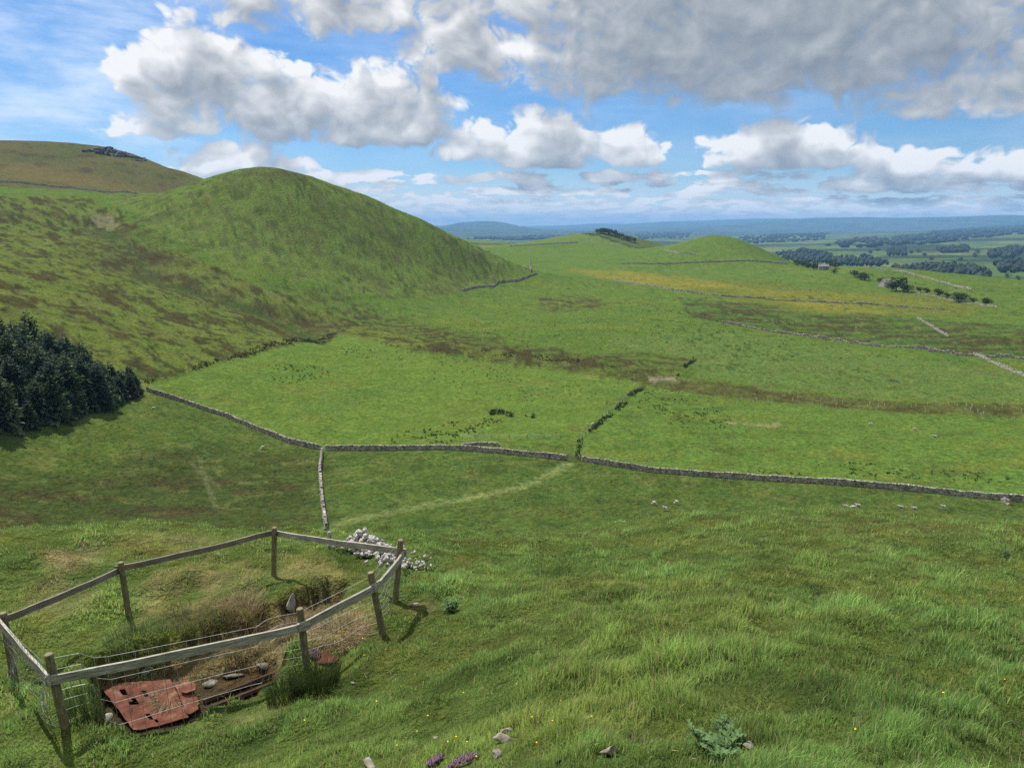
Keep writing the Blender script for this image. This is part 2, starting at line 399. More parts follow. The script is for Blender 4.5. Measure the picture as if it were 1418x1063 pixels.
def plain(name, stops, scale=6.0, rough=0.9, detail=5, bmp=0.0, bdist=0.02, spec=0.2, metal=0.0, coord='Object'):
    m, t, b = newmat(name)
    f = noise_node(t, scale, detail, 0.6, coord)
    t.links.new(ramp(t, f, [(0.3 + 0.4 * i / max(1, len(stops) - 1), c) for i, c in enumerate(stops)]), b.inputs['Base Color'])
    b.inputs['Roughness'].default_value = rough; b.inputs['Specular IOR Level'].default_value = spec; b.inputs['Metallic'].default_value = metal
    if bmp: bump(t, noise_node(t, scale * 2.2, 6, 0.65, coord), bmp, bdist, b)
    return m
# ground: painted albedo times grassy mottling
MG, t, b = newmat('turf'); S.tree = t
at_ = t.nodes.new('ShaderNodeAttribute'); at_.attribute_name = 'Col'
ge = t.nodes.new('ShaderNodeNewGeometry'); P_ = ge.outputs['Position']
fine = noise_node(t, 1.6, 7, 0.72, vecsock=P_)
broad = noise_node(t, 0.13, 5, 0.6, vecsock=P_)
hue = noise_node(t, 0.5, 5, 0.65, vecsock=P_)
mid = noise_node(t, 0.75, 5, 0.72, vecsock=P_)
v1 = S(fine) * 1.7 + 0.18
v2 = S(broad) * 0.6 + 0.70
v3 = S.m('MAXIMUM', S(mid) * 2.0 + 0.0, 0.45)
vv = v1 * v2 * v3
c1 = mixrgb(t, 1.0, at_.outputs['Color'], vec(vv, vv, vv), 'MULTIPLY')
tint = ramp(t, hue, [(0.33, (0.80, 0.98, 0.95)), (0.5, (1, 1, 1)), (0.68, (1.28, 1.06, 0.82))])
c2 = mixrgb(t, 0.8, c1, tint, 'MULTIPLY')
t.links.new(c2, b.inputs['Base Color']); b.inputs['Roughness'].default_value = 1.0; b.inputs['Specular IOR Level'].default_value = 0.0
bump(t, (S(fine) * 0.6 + S(mid) * 1.6 + S(broad) * 1.5).v, 0.8, 0.9, b)

# ------------------------------------------------------------------ what grows where (albedo)
N = GX.size; X = GX.ravel(); Y = GY.ravel(); R = GR.ravel(); THv = np.arctan2(X, Y)
C = np.empty((N, 3)); C[:] = (0.080, 0.140, 0.026)
JX = nfbm(X, Y, 30, 3, 21); JY = nfbm(X, Y, 30, 3, 22)
JXn = nfbm(X, Y, 1.2, 3, 23); JYn = nfbm(X, Y, 1.2, 3, 24)
JXf = nfbm(X, Y, 260, 3, 25); JYf = nfbm(X, Y, 260, 3, 26)
def mask(pl, jit=0.012, soft=0.0):
    pl = np.asarray(pl); pad = 0.06 * np.hypot(*pl.mean(0)) + 1
    m = (X > pl[:, 0].min() - pad) & (X < pl[:, 0].max() + pad) & (Y > pl[:, 1].min() - pad) & (Y < pl[:, 1].max() + pad)
    o = np.zeros(N); x = X[m]; y = Y[m]; r = R[m]
    jx = np.where(r < 60, JXn[m], np.where(r < 1200, JX[m], JXf[m])); jy = np.where(r < 60, JYn[m], np.where(r < 1200, JY[m], JYf[m]))
    a = 0
    K = 5 if soft else 1
    for i in range(K):
        k = jit * r * (1 + 1.2 * i if soft else 1) ; sgn = 1 if i % 2 == 0 else -1
        a = a + inpoly(x + sgn * jx * k + soft * r * (rng.random() - .5), y + sgn * jy * k * 1.5 + soft * r * (rng.random() - .5), pl)
    o[m] = a / K; return o
def paint(m, col, amt=1.0):
    w = np.clip(m * amt, 0, 1)[:, None]; C[:] = C * (1 - w) + np.asarray(col) * w
def patches(wl, thr, width, seed, stretch=3.0, ang=0.0, octv=4):
    ca, sa = math.cos(ang), math.sin(ang); u = X * ca + Y * sa; v = (-X * sa + Y * ca) * stretch
    return sstep(thr, thr + width, nfbm(u, v, wl, octv, seed, 0.6))
def P2(pts, rmin=100): return poly(pts, rmin)
one = np.ones(N)
# broad pasture variation
paint(patches(90, 0.05, 0.3, 51, 1.5) * (R > 110), (0.105, 0.150, 0.026), 0.6)
paint(patches(60, 0.08, 0.3, 52, 1.5, 0.5) * (R > 110), (0.062, 0.118, 0.028), 0.55)
# far country beyond the rim: patchwork fields
cell = 260.0
ux = X * 0.86 + Y * 0.5 + 60 * JXf; uy = -X * 0.5 + Y * 0.86 + 60 * JYf
ci_ = np.floor(ux / cell); cj_ = np.floor(uy / (cell * 0.75)); hsh = (_h(ci_, cj_, 77) / 6.2832)
farc = np.array([(0.070, 0.125, 0.030), (0.095, 0.150, 0.034), (0.060, 0.095, 0.030), (0.115, 0.145, 0.045), (0.075, 0.110, 0.030)])[(hsh * 5).astype(int) % 5]
wf = ((R > 1250) & (THv > -0.12)).astype(float)[:, None]; C[:] = C * (1 - wf) + farc * wf
wd = sstep(0.06, 0.16, nfbm(X, Y * 1.0, 700, 4, 91)) * (R > 2600) * (THv > -0.12)
paint(wd, (0.026, 0.042, 0.020), 0.9)
paint(sstep(6000, 11000, R), (0.032, 0.048, 0.036), 0.7)  # farthest ground darkened and blued: cloud shade and haze put into the colour
edge = np.minimum(np.abs(ux / cell - ci_ - 0.0), np.abs(uy / (cell * .75) - cj_)) < 0.045
paint((edge & (R > 1250) & (R < 6000) & (THv > -0.12)).astype(float), (0.03, 0.05, 0.02), 0.8)
# moor
moor = mask(P2([(-120,254),(0,253),(100,262),(190,269),(235,262),(262,256),(285,246),(285,238),(200,212),(100,192),(-120,185)], 500), 0.006)
moor = np.maximum(moor, ((R > 860) & (THv < -0.36)).astype(float) * sstep(-0.36, -0.40, THv))
paint(moor, (0.094, 0.088, 0.032))
paint(moor * patches(90, -0.02, 0.25, 61, 1.3), (0.075, 0.085, 0.026), 0.9)
paint(moor * patches(45, 0.12, 0.2, 62, 2.0), (0.060, 0.048, 0.022), 0.8)
paint(mask(P2([(0,222),(60,232),(130,245),(200,262),(190,267),(90,256),(0,248)], 700), .01, .02), (0.125, 0.098, 0.036), 0.7)
# left slope of rough grazing
LS = mask(P2([(-120,268),(100,272),(170,290),(190,330),(330,385),(480,440),(600,470),(830,498),(850,512),(700,503),(560,482),(468,462),(430,474),(300,502),(205,530),(150,540),(-120,540)], 150), 0.01)
paint(LS, (0.098, 0.142, 0.028))
paint(LS * patches(50, 0.0, 0.3, 63, 2.0, 0.6), (0.118, 0.130, 0.034), 0.55)
paint(LS * patches(40, 0.06, 0.10, 64, 3.2, -0.75), (0.056, 0.046, 0.020), 0.92)
paint(LS * patches(90, 0.05, 0.2, 164, 2.6, -0.7) * np.clip(.5 + 1.4 * nfbm(X, Y, 14, 3, 165), 0, 1), (0.074, 0.072, 0.024), 0.65)
paint(LS * patches(15, 0.10, 0.14, 65, 3.0, -0.75), (0.036, 0.042, 0.015), 0.85)
# hill
HL = mask(P2([(165,278),(230,262),(280,250),(375,235),(500,274),(600,314),(742,374),(690,388),(620,408),(540,415),(470,398),(380,378),(290,352),(200,318)], 400), 0.008)
paint(HL, (0.104, 0.164, 0.034))
paint(HL * patches(30, 0.02, 0.3, 66, 1.5), (0.072, 0.098, 0.028), 0.6)
paint(HL * patches(9, 0.08, 0.16, 67, 1.0), (0.046, 0.068, 0.020), 0.6)
paint(HL * patches(16, 0.16, 0.12, 68, 1.6, 0.8), (0.085, 0.078, 0.036), 0.6)
paint(HL * patches(45, 0.10, 0.25, 167, 1.4, 0.5), (0.076, 0.096, 0.028), 0.6)
paint(mask(P2([(320,243),(375,236),(440,247),(410,256),(350,252)], 500), .01, .02), (0.070, 0.070, 0.030), 0.7)
# brown flush and gully running down from the saddle
gul = [tuple(at(*q, 150)[:2]) for q in ((140,318),(190,352),(205,378),(260,397),(330,416),(400,442),(450,466),(520,482),(600,490),(700,500),(800,510),(890,526))]
gd = segdist(X + 3 * JX, Y + 3 * JY, gul)
GZ = (GZ.ravel() - 3.2 * np.exp(-(gd / 13.0) ** 2) * sstep(150, 200, R)).reshape(GZ.shape); GT = GZ / GR
paint(sstep(20, 4, gd + 34 * nfbm(X, Y, 18, 4, 70)) * (R > 150), (0.056, 0.048, 0.022), 0.75)
paint(sstep(7.0, 2.0, gd) * (R > 150), (0.052, 0.085, 0.022), 0.85)
paint(mask(P2([(120,340),(215,345),(225,375),(200,385),(150,362)], 300), .02, .02), (0.056, 0.048, 0.022), 0.8)
paint(mask(P2([(122,297),(160,299),(168,312),(140,317)], 400), .01), (0.16, 0.14, 0.085), 0.8)
for pl in ([(830,490),(900,487),(965,497),(935,521),(880,521),(840,508)], [(560,455),(640,468),(740,480),(830,490),(842,508),(700,497),(590,482)], [(738,412),(800,408),(848,420),(800,432),(760,432)],
           [(380,398),(470,405),(600,450),(700,478),(690,486),(560,462),(470,432)]):
    mm = mask(P2(pl, 150), 0.012, 0.01); paint(mm * np.clip(0.12 + patches(12, -0.06, 0.2, 71, 2.5), 0, 1), (0.056, 0.048, 0.022), 0.95)
# enclosed fields
G1 = mask(P2([(205,537),(300,503),(430,475),(470,463),(560,485),(700,503),(800,515),(890,530),(850,570),(802,612),(700,617),(560,620),(450,622),(380,605),(300,570)]), 0.002)
paint(G1, (0.096, 0.165, 0.030)); paint(G1 * patches(22, 0.0, 0.4, 72, 1.2), (0.108, 0.150, 0.032), 0.7); paint(G1 * patches(30, 0.08, 0.3, 73, 1.2), (0.078, 0.148, 0.030), 0.7)
R1 = mask(P2([(897,530),(960,545),(1100,560),(1250,572),(1460,580),(1460,692),(1150,668),(900,650),(803,637),(810,605),(850,570)]), 0.002)
paint(R1, (0.086, 0.156, 0.030)); paint(R1 * patches(25, 0.0, 0.4, 74, 2.0), (0.118, 0.158, 0.030), 0.6); paint(R1 * patches(20, 0.14, 0.2, 75, 2.5), (0.060, 0.090, 0.022), 0.6)
ST = mask(P2([(905,527),(960,528),(1100,544),(1250,556),(1460,560),(1460,577),(1250,571),(1100,559),(960,544),(900,533)]), 0.003)
paint(ST, (0.078, 0.088, 0.026)); paint(ST * patches(9, 0.0, 0.2, 76, 2.0), (0.056, 0.048, 0.022), 0.8)
PM = mask(P2([(840,470),(1000,455),(1150,480),(1300,500),(1460,520),(1460,556),(1250,552),(1100,540),(960,522),(960,497),(880,485)]), 0.004)
paint(PM, (0.086, 0.148, 0.034)); paint(PM * patches(30, 0.0, 0.4, 77, 2), (0.100, 0.140, 0.040), 0.6)
BB = mask(P2([(940,412),(1020,418),(1150,430),(1270,440),(1460,455),(1460,500),(1330,492),(1200,478),(1080,462),(960,440)]), 0.006)
paint(BB, (0.060, 0.112, 0.026), 0.7); paint(BB * patches(38, -0.08, 0.2, 78, 3.5, -0.1), (0.056, 0.048, 0.022), 0.9); paint(BB * patches(12, 0.1, 0.2, 79, 3), (0.035, 0.055, 0.018), 0.7)
YF = mask(P2([(785,372),(850,375),(960,384),(1100,398),(1290,411),(1370,420),(1340,438),(1250,436),(1100,432),(1000,410),(850,388)], 300), 0.004, 0.012)
paint(YF, (0.105, 0.126, 0.026)); paint(YF * patches(60, -0.1, 0.3, 80, 3, -0.1), (0.105, 0.135, 0.024), 0.7)
for pl, a in (([(790,373),(860,376),(960,386),(1020,398),(940,402),(850,388)], 0.9), ([(1070,417),(1190,424),(1240,435),(1150,434)], 1.0), ([(1000,398),(1150,405),(1300,420),(1200,424),(1060,412)], 0.45)):
    paint(mask(P2(pl, 300), 0.01, 0.012), (0.20, 0.172, 0.026), a * np.clip(.65 + .8 * nfbm(X, Y, 40, 4, 89), 0, 1))
# near valley floor this side of the wall
NV = mask(P2([(-80,592),(60,600),(190,556),(215,545),(330,588),(445,623),(560,623),(640,625),(790,639),(900,653),(1150,670),(1460,694),(1460,735),(1000,737),(500,742),(-80,728)]), 0.001)
NV = np.maximum(NV, ((R > 60) & (R < 128)).astype(float))
paint(NV, (0.068, 0.116, 0.026))
paint(NV * patches(16, 0.0, 0.35, 81, 1.6, 0.3), (0.078, 0.108, 0.026), 0.7); paint(NV * patches(9, 0.1, 0.25, 82, 1.6), (0.042, 0.078, 0.020), 0.7)
LD = mask(P2([(-80,650),(120,652),(250,612),(420,635),(440,660),(445,735),(-80,735)]), 0.02, 0.02)
paint(LD * NV, (0.046, 0.066, 0.020), 0.8); paint(LD * NV * patches(22, 0.02, 0.25, 83, 2.5, 0.2), (0.056, 0.048, 0.022), 0.85)
paint(mask(P2([(-80,605),(150,575),(200,560),(260,600),(140,648),(-80,650)]), .01, .02), (0.078, 0.125, 0.026), 0.6)
trk = [tuple(at(*q, 100)[:2]) for q in ((400,742),(440,736),(480,722),(560,705),(660,688),(730,672),(765,655),(788,641))]
td = segdist(X, Y, trk); paint(sstep(1.7, 0.9, td + 0.4 * JXn) * (R > 100), (0.135, 0.190, 0.062), 0.95)
for ln in (((275,632),(285,665),(298,700)), ((262,640),(280,655),(300,672))):
    q = [tuple(at(*p, 100)[:2]) for p in ln]; paint(sstep(0.7, 0.25, segdist(X, Y, q) + 0.5 * JXn) * (R > 100), (0.13, 0.13, 0.07), 0.5)
paint(mask(P2([(893,521),(930,520),(936,526),(905,530)]), .002), (0.22, 0.195, 0.14), 0.9)
paint(mask(P2([(1030,586),(1085,588),(1080,592),(1035,590)]), .004), (0.24, 0.19, 0.10), 0.7)
paint(mask(P2([(1005,584),(1020,585),(1020,588),(1005,587)]), .004), (0.24, 0.21, 0.13), 0.7)
# foreground: soil and straw under the grass
FG = (R < 60).astype(float)
paint(FG, (0.078, 0.122, 0.030))
paint(FG * patches(3.0, 0.0, 0.35, 84, 1.3), (0.088, 0.108, 0.030), 0.6)
paint(FG * patches(1.6, 0.12, 0.2, 85, 1.0), (0.040, 0.066, 0.018), 0.7)
STRAW = np.zeros(N)
for pl, a in (([(60,760),(120,742),(150,760),(110,800),(60,815)], .9), ([(385,770),(440,770),(500,800),(470,812),(420,800),(385,800)], .75), ([(440,870),(500,835),(525,860),(470,900),(430,900),(420,880)], 1.0), ([(200,800),(300,775),(375,790),(380,815),(300,838),(230,852),(190,850)], .7), ([(20,800),(90,790),(150,820),(100,850),(30,850)], .5), ([(150,740),(260,735),(330,750),(250,775),(160,770)], .45), ([(280,905),(330,875),(400,845),(450,830),(440,900),(380,925),(310,935)], 1.0), ([(330,985),(400,960),(380,1000),(320,1005)], .6), ([(0,955),(12,955),(10,985),(0,990)], .9), ([(560,830),(600,828),(610,845),(570,850)], .7)):
    STRAW = np.maximum(STRAW, a * mask(poly(pl), 0.012, 0.02))
paint(STRAW * np.clip(0.7 + 1.3 * nfbm(X, Y, .8, 3, 88), 0, 1), (0.22, 0.175, 0.085), 0.9)
pdep = pit_depth(X, Y)
SOIL = sstep(0.04, 0.22, pdep)
paint(SOIL, (0.062, 0.044, 0.026), 0.95)
paint(sstep(0.44, 0.50, pdep) * sstep(0.72, 0.6, pdep), (0.15, 0.125, 0.062), 0.9)
paint(FG * sstep(18, 34, R) * (THv > 0.02) * patches(5, -0.1, 0.3, 86, 2.0), (0.115, 0.095, 0.034), 0.65)
MR = sstep(115, 160, R) * sstep(1100, 700, R)
paint(MR * patches(4.5, 0.16, 0.10, 141, 1.4) * np.clip(.4 + 1.6 * nfbm(X, Y, 60, 3, 142), 0.1, 1) * (1 - 0.6 * np.maximum(G1, R1)), (0.034, 0.056, 0.018), 0.75)
paint(MR * patches(8, 0.14, 0.12, 143, 1.8, 0.4) * (1 - 0.5 * np.maximum(G1, R1)), (0.125, 0.150, 0.045), 0.45)
# gentle value noise
C *= (1 + 0.14 * nfbm(X, Y, 5, 2, 87))[:, None]
gf = sstep(1.05, 1.45, C[:, 1] / C[:, 0])[:, None]; C *= 1 + gf * (np.array([1.02, 0.93, 0.96]) - 1); C = np.clip(C, 0.008, 0.6)

nr = len(LR); idx = np.arange(nr * NTH).reshape(nr, NTH); nx_ = np.roll(idx, -1, 1)
Fq = np.stack([idx[:-1], idx[1:], nx_[1:], nx_[:-1]], -1).reshape(-1, 4)[:, ::-1].copy()
gmesh = mesh('ground', np.stack([GX, GY, GZ], -1).reshape(-1, 3), Fq, MG, True, C)
ground_o = tag(link('ground', gmesh), 'rolling green upland pasture falling into a broad valley', 'ground', kind='structure')
Cg = C.reshape(nr, NTH, 3); STRg = STRAW.reshape(nr, NTH); PDg = pdep.reshape(nr, NTH)
def gsample(A, x, y):
    """nearest painted value at ground positions inside the fine sector"""
    th = np.arctan2(x, y); lr = np.log(np.hypot(x, y))
    j = np.clip(np.round((th - th_f[0]) / (th_f[1] - th_f[0])).astype(int), 0, NF - 1)
    i = np.clip(np.searchsorted(LR, lr), 0, nr - 1); return A[i, j]
def gheight(x, y):
    """height of the ground mesh (bilinear in its own grid)"""
    th = np.arctan2(x, y); lr = np.log(np.hypot(x, y))
    c = np.clip((th - th_f[0]) / (th_f[1] - th_f[0]), 0, NF - 1.001); j = c.astype(int); f = c - j
    i = np.clip(np.searchsorted(LR, lr) - 1, 0, nr - 2); g = np.clip((lr - LR[i]) / (LR[i + 1] - LR[i]), 0, 1)
    a = GZ[i, j] * (1 - f) + GZ[i, j + 1] * f; b_ = GZ[i + 1, j] * (1 - f) + GZ[i + 1, j + 1] * f
    return a * (1 - g) + b_ * g
def gh(x, y): return float(gheight(np.array([x]), np.array([y]))[0])
def on(px, py, rmin=0.0):
    p = at(px, py, rmin); p.z = gh(p.x, p.y); return p

# ------------------------------------------------------------------ grass (blades near, tussocks in the valley)
def leafmat(name, attr=True, col=(0.06, 0.1, 0.03), trans=0.35, rough=0.7, var=None):
    m, t, b = newmat(name)
    if attr:
        a = t.nodes.new('ShaderNodeAttribute'); a.attribute_name = 'Col'; c = a.outputs['Color']
    else:
        f = noise_node(t, var or 2.0, 4, 0.6, 'Object'); c = ramp(t, f, [(0.3, tuple(q * 0.6 for q in col)), (0.5, col), (0.7, tuple(q * 1.45 for q in col))])
    t.links.new(c, b.inputs['Base Color']); b.inputs['Roughness'].default_value = rough; b.inputs['Specular IOR Level'].default_value = 0.15
    tr = t.nodes.new('ShaderNodeBsdfTranslucent'); t.links.new(c, tr.inputs[0])
    mx = t.nodes.new('ShaderNodeMixShader'); mx.inputs[0].default_value = trans
    t.links.new(b.outputs[0], mx.inputs[1]); t.links.new(tr.outputs[0], mx.inputs[2]); t.links.new(mx.outputs[0], t.nodes['Material Output'].inputs[0])
    return m
MGR = leafmat('grass_blade', trans=0.42)
def blades(x, y, z, h, w, lean, ldir, col, tipcol):
    """5-vertex curved blades: one quad and one triangle each, as triangles"""
    k = len(x); fa = rng.random(k) * 6.283; wx = np.cos(fa) * w * 0.5; wy = np.sin(fa) * w * 0.5
    lx = np.cos(ldir) * lean; ly = np.sin(ldir) * lean
    V = np.empty((k, 5, 3))
    V[:, 0] = np.c_[x - wx, y - wy, z - 0.02]; V[:, 1] = np.c_[x + wx, y + wy, z - 0.02]
    mx_ = x + lx * h * 0.35; my_ = y + ly * h * 0.35; mz = z + h * 0.60
    V[:, 2] = np.c_[mx_ - wx * .75, my_ - wy * .75, mz]; V[:, 3] = np.c_[mx_ + wx * .75, my_ + wy * .75, mz]
    V[:, 4] = np.c_[x + lx * h, y + ly * h, z + h * (1 - 0.35 * np.minimum(lean, 1.4) ** 2 * 0.5)]
    o = (np.arange(k) * 5)[:, None]
    F = np.concatenate([o + np.array([[0, 1, 3]]), o + np.array([[0, 3, 2]]), o + np.array([[2, 3, 4]])], 1).reshape(-1, 3)
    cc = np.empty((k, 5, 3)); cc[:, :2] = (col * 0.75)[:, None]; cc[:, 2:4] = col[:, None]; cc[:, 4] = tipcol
    return V.reshape(-1, 3), F, cc.reshape(-1, 3)
BARE = [(700,1016,.12),(699,1028,.13),(846,1048,.13),(1034,1040,.10),(516,1062,.15),(690,1050,.10),(489,947,.09),(573,840,.25),(592,842,.2),(872,1023,.05),(889,1031,.06),(772,1061,.08),(640,1058,.16),(602,1058,.09),(404,842,.15),(455,912,.28),(520,768,.3),(550,780,.25),(500,762,.4)]
NB = 420000
lr_ = math.log(3.3) + (math.log(52) - math.log(3.3)) * rng.random(NB) ** 0.92
th_ = np.radians(-40 + 80 * rng.random(NB)); rr = np.exp(lr_)
gx = rr * np.sin(th_); gy = rr * np.cos(th_)
# gather into tufts
cn = nfbm(gx, gy, 0.55, 2, 101)
gx = gx + 0.05 * pn(gx * 6, gy * 6, 103); gy = gy + 0.05 * pn(gx * 6, gy * 6, 104)
big = nfbm(gx, gy, 2.3, 3, 102); st = gsample(STRg, gx, gy); pd = gsample(PDg, gx, gy)
right = sstep(-0.10, 0.15, th_)
keep = (pd < 0.10) | ((pd < 0.44) & (rng.random(NB) < 0.30)) | ((pd >= 0.44) & (pd < 0.60) & (rng.random(NB) < 0.65))
keep &= (rng.random(NB) > st * 0.35)
for bx_, by_, br_ in BARE:
    q_ = at(bx_, by_); keep &= (gx - q_.x) ** 2 + (gy - q_.y) ** 2 > br_ * br_
lump = nfbm(gx, gy, 0.85, 2, 13)
ha = 0.055 + 0.13 * np.clip(cn + 0.35, 0, 1) * (0.60 + 0.40 * right) + (0.20 * right + 0.10) * np.clip(big - 0.02, 0, 1)
ha = (0.55 + 0.50 * np.clip(lump * 2, -0.6, 1)) * ha * (0.55 + 0.9 * rng.random(NB))
gx, gy, rr, th_, cn, big, st, ha = (q[keep] for q in (gx, gy, rr, th_, cn, big, st, ha)); k = len(gx)
gzv = gheight(gx, gy)
base = gsample(Cg, gx, gy)
lumv = np.clip(1.0 + 0.9 * big + 0.7 * cn, 0.40, 2.0)[:, None]
green = np.array([0.175, 0.275, 0.092]) * lumv
hv = nfbm(gx, gy, 4.0, 3, 105)[:, None]
hol_shade = sstep(-0.12, -0.42, nfbm(gx, gy, 0.85, 2, 13))[:, None]; green = green * (1 - 0.45 * hol_shade)  # blades darkened where the relief dips: hollow shade put into their colour
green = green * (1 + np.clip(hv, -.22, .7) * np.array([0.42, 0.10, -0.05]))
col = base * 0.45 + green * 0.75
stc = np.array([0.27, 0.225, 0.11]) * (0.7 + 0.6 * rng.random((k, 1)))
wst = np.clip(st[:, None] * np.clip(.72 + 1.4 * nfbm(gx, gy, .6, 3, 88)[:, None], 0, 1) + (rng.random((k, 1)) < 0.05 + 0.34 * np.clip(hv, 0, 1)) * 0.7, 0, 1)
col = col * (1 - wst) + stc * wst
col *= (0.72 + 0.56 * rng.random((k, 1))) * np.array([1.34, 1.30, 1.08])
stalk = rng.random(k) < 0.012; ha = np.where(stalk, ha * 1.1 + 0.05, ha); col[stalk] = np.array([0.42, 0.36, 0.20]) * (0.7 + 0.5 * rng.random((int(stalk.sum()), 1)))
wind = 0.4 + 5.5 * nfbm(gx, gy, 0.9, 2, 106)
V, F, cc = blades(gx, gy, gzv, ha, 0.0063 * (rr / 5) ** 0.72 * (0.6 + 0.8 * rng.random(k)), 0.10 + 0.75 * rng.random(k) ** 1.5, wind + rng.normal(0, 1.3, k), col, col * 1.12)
tag(link('meadow_grass', mesh('meadow_grass', V, F, MGR, False, cc)), 'long tufted green grass covering the near hillside', 'grass', kind='stuff')
# tussocks standing in the valley fields
NT_ = 90000
lr_ = math.log(118) + (math.log(760) - math.log(118)) * rng.random(NT_) ** 1.15
th_ = np.radians(-40 + 80 * rng.random(NT_)); rr = np.exp(lr_); gx = rr * np.sin(th_); gy = rr * np.cos(th_)
cn = nfbm(gx, gy, 9, 3, 111); G1g = G1.reshape(nr, NTH); fld = gsample(np.maximum(G1, 0.8 * R1).reshape(nr, NTH), gx, gy)
keep = rng.random(NT_) < np.clip(0.35 + 1.3 * cn, 0.05, 1) * (1 - 0.8 * fld)
gx, gy, rr = gx[keep], gy[keep], rr[keep]; gr = rr; k = len(gx); gzv = gheight(gx, gy)
col = gsample(Cg, gx, gy) * (0.70 + 0.75 * rng.random((k, 1))) * np.where(rng.random((k, 1)) < 0.12, np.array([1.7, 1.35, 1.2]), 1.0)
VV = []; FF = []; CCc = []; off = 0
for j in range(3):
    V, F, cc = blades(gx + rng.normal(0, .12, k), gy + rng.normal(0, .12, k), gzv, (0.05 + 0.10 * rng.random(k)) * (gr / 150) ** 0.6, (0.13 + 0.13 * rng.random(k)) * (gr / 150) ** 0.8, 1.2 + 1.4 * rng.random(k), rng.random(k) * 6.28, col, col * 1.1)
    VV.append(V); FF.append(F + off); CCc.append(cc); off += len(V)
tag(link('pasture_tussocks', mesh('pasture_tussocks', np.concatenate(VV), np.concatenate(FF), MGR, False, np.concatenate(CCc))), 'rough grass tussocks dotted over the valley fields', 'grass', kind='stuff')
# ------------------------------------------------------------------ object materials
def island(name, cols, rough=0.95, scale=3.0, bmp=0.5, bdist=0.05):
    """stones of one heap or wall: each its own tone, with lichen mottling"""
    m, t, b = newmat(name); g = t.nodes.new('ShaderNodeNewGeometry')
    c = ramp(t, g.outputs['Random Per Island'], [(i / (len(cols) - 1), q) for i, q in enumerate(cols)])
    f = noise_node(t, scale, 6, 0.65); c = mixrgb(t, 1.0, c, ramp(t, f, [(0.3, (0.55, 0.55, 0.55)), (0.5, (0.95, 0.95, 0.95)), (0.68, (1.35, 1.35, 1.30))]), 'MULTIPLY')
    t.links.new(c, b.inputs['Base Color']); b.inputs['Roughness'].default_value = rough; b.inputs['Specular IOR Level'].default_value = 0.15
    bump(t, noise_node(t, scale * 3, 6, 0.7), bmp, bdist, b); return m
M_WALL = island('drystone', [(0.12, 0.11, 0.095), (0.30, 0.275, 0.24), (0.42, 0.39, 0.35), (0.20, 0.18, 0.155)], scale=1.5)
M_PALE = island('limestone', [(0.30, 0.29, 0.27), (0.46, 0.44, 0.41), (0.24, 0.225, 0.20), (0.38, 0.36, 0.33)], scale=9.0, bdist=0.02)
M_HEAP = island('broken_limestone', [(0.28, 0.27, 0.25), (0.50, 0.48, 0.45), (0.36, 0.34, 0.32), (0.44, 0.42, 0.39)], scale=4.0, bdist=0.02)
M_ROCK = plain('grey_rock', [(0.10, 0.09, 0.065), (0.24, 0.215, 0.175), (0.40, 0.37, 0.32)], 14.0, 0.95, 6, 0.6, 0.02)
M_CRAG = plain('dark_gritstone', [(0.05, 0.048, 0.04), (0.09, 0.085, 0.07), (0.15, 0.14, 0.115)], 0.25, 0.95, 6, 0.8, 0.8)
M_SLAB = plain('mossy_slab', [(0.05, 0.055, 0.03), (0.17, 0.16, 0.13), (0.30, 0.28, 0.24)], 6.0, 0.95, 6, 0.6, 0.02)
def timber(name, dark, mid, light, stretch):
    m, t, b = newmat(name); c = t.nodes.new('ShaderNodeTexCoord'); mp = t.nodes.new('ShaderNodeMapping'); mp.inputs['Scale'].default_value = stretch
    t.links.new(c.outputs['Object'], mp.inputs[0]); f = noise_node(t, 9.0, 7, 0.65, vecsock=mp.outputs[0]); g = noise_node(t, 1.7, 4, 0.6)
    col = ramp(t, f, [(0.32, dark), (0.5, mid), (0.66, light)])
    col = mixrgb(t, 0.75, col, ramp(t, g, [(0.35, (0.62, 0.66, 0.55)), (0.6, (1.1, 1.08, 1.05))]), 'MULTIPLY')
    t.links.new(col, b.inputs['Base Color']); b.inputs['Roughness'].default_value = 0.9; b.inputs['Specular IOR Level'].default_value = 0.15
    bump(t, f, 0.5, 0.006, b); return m
M_RAIL = timber('weathered_rail', (0.13, 0.12, 0.10), (0.32, 0.305, 0.27), (0.50, 0.48, 0.44), (0.6, 9, 9))
M_DRAIL = timber('dark_shaded_rail', (0.085, 0.078, 0.062), (0.19, 0.172, 0.14), (0.30, 0.275, 0.23), (0.6, 9, 9))  # darker rail wood: back rails' shade in the colour, gate bars' dark brown
M_POST = timber('fence_post', (0.085, 0.072, 0.045), (0.20, 0.17, 0.11), (0.33, 0.29, 0.21), (9, 9, 0.7))
M_WIRE = plain('galvanised_wire', [(0.28, 0.27, 0.25), (0.48, 0.48, 0.46)], 20, 0.5, 2, spec=0.5, metal=0.6)
M_RUST = plain('rusty_plate', [(0.036, 0.022, 0.015), (0.105, 0.043, 0.028), (0.140, 0.060, 0.040), (0.21, 0.140, 0.095)], 4.0, 1.0, 7, 0.5, 0.012, 0.05)
M_DARKW = plain('rotten_timber', [(0.03, 0.022, 0.017), (0.085, 0.045, 0.03)], 7, 0.95, 5, 0.5, 0.02)
M_BARK = plain('bark', [(0.05, 0.04, 0.03), (0.11, 0.09, 0.07)], 3, 0.95, 5, 0.6, 0.05)
M_FIR = leafmat('conifer_needles', trans=0.12, rough=0.75); M_LEAF = leafmat('broad_leaves', trans=0.22, rough=0.7)
M_WOOL = plain('fleece', [(0.42, 0.40, 0.35), (0.60, 0.57, 0.51)], 9, 1.0, 4, 0.4, 0.02)
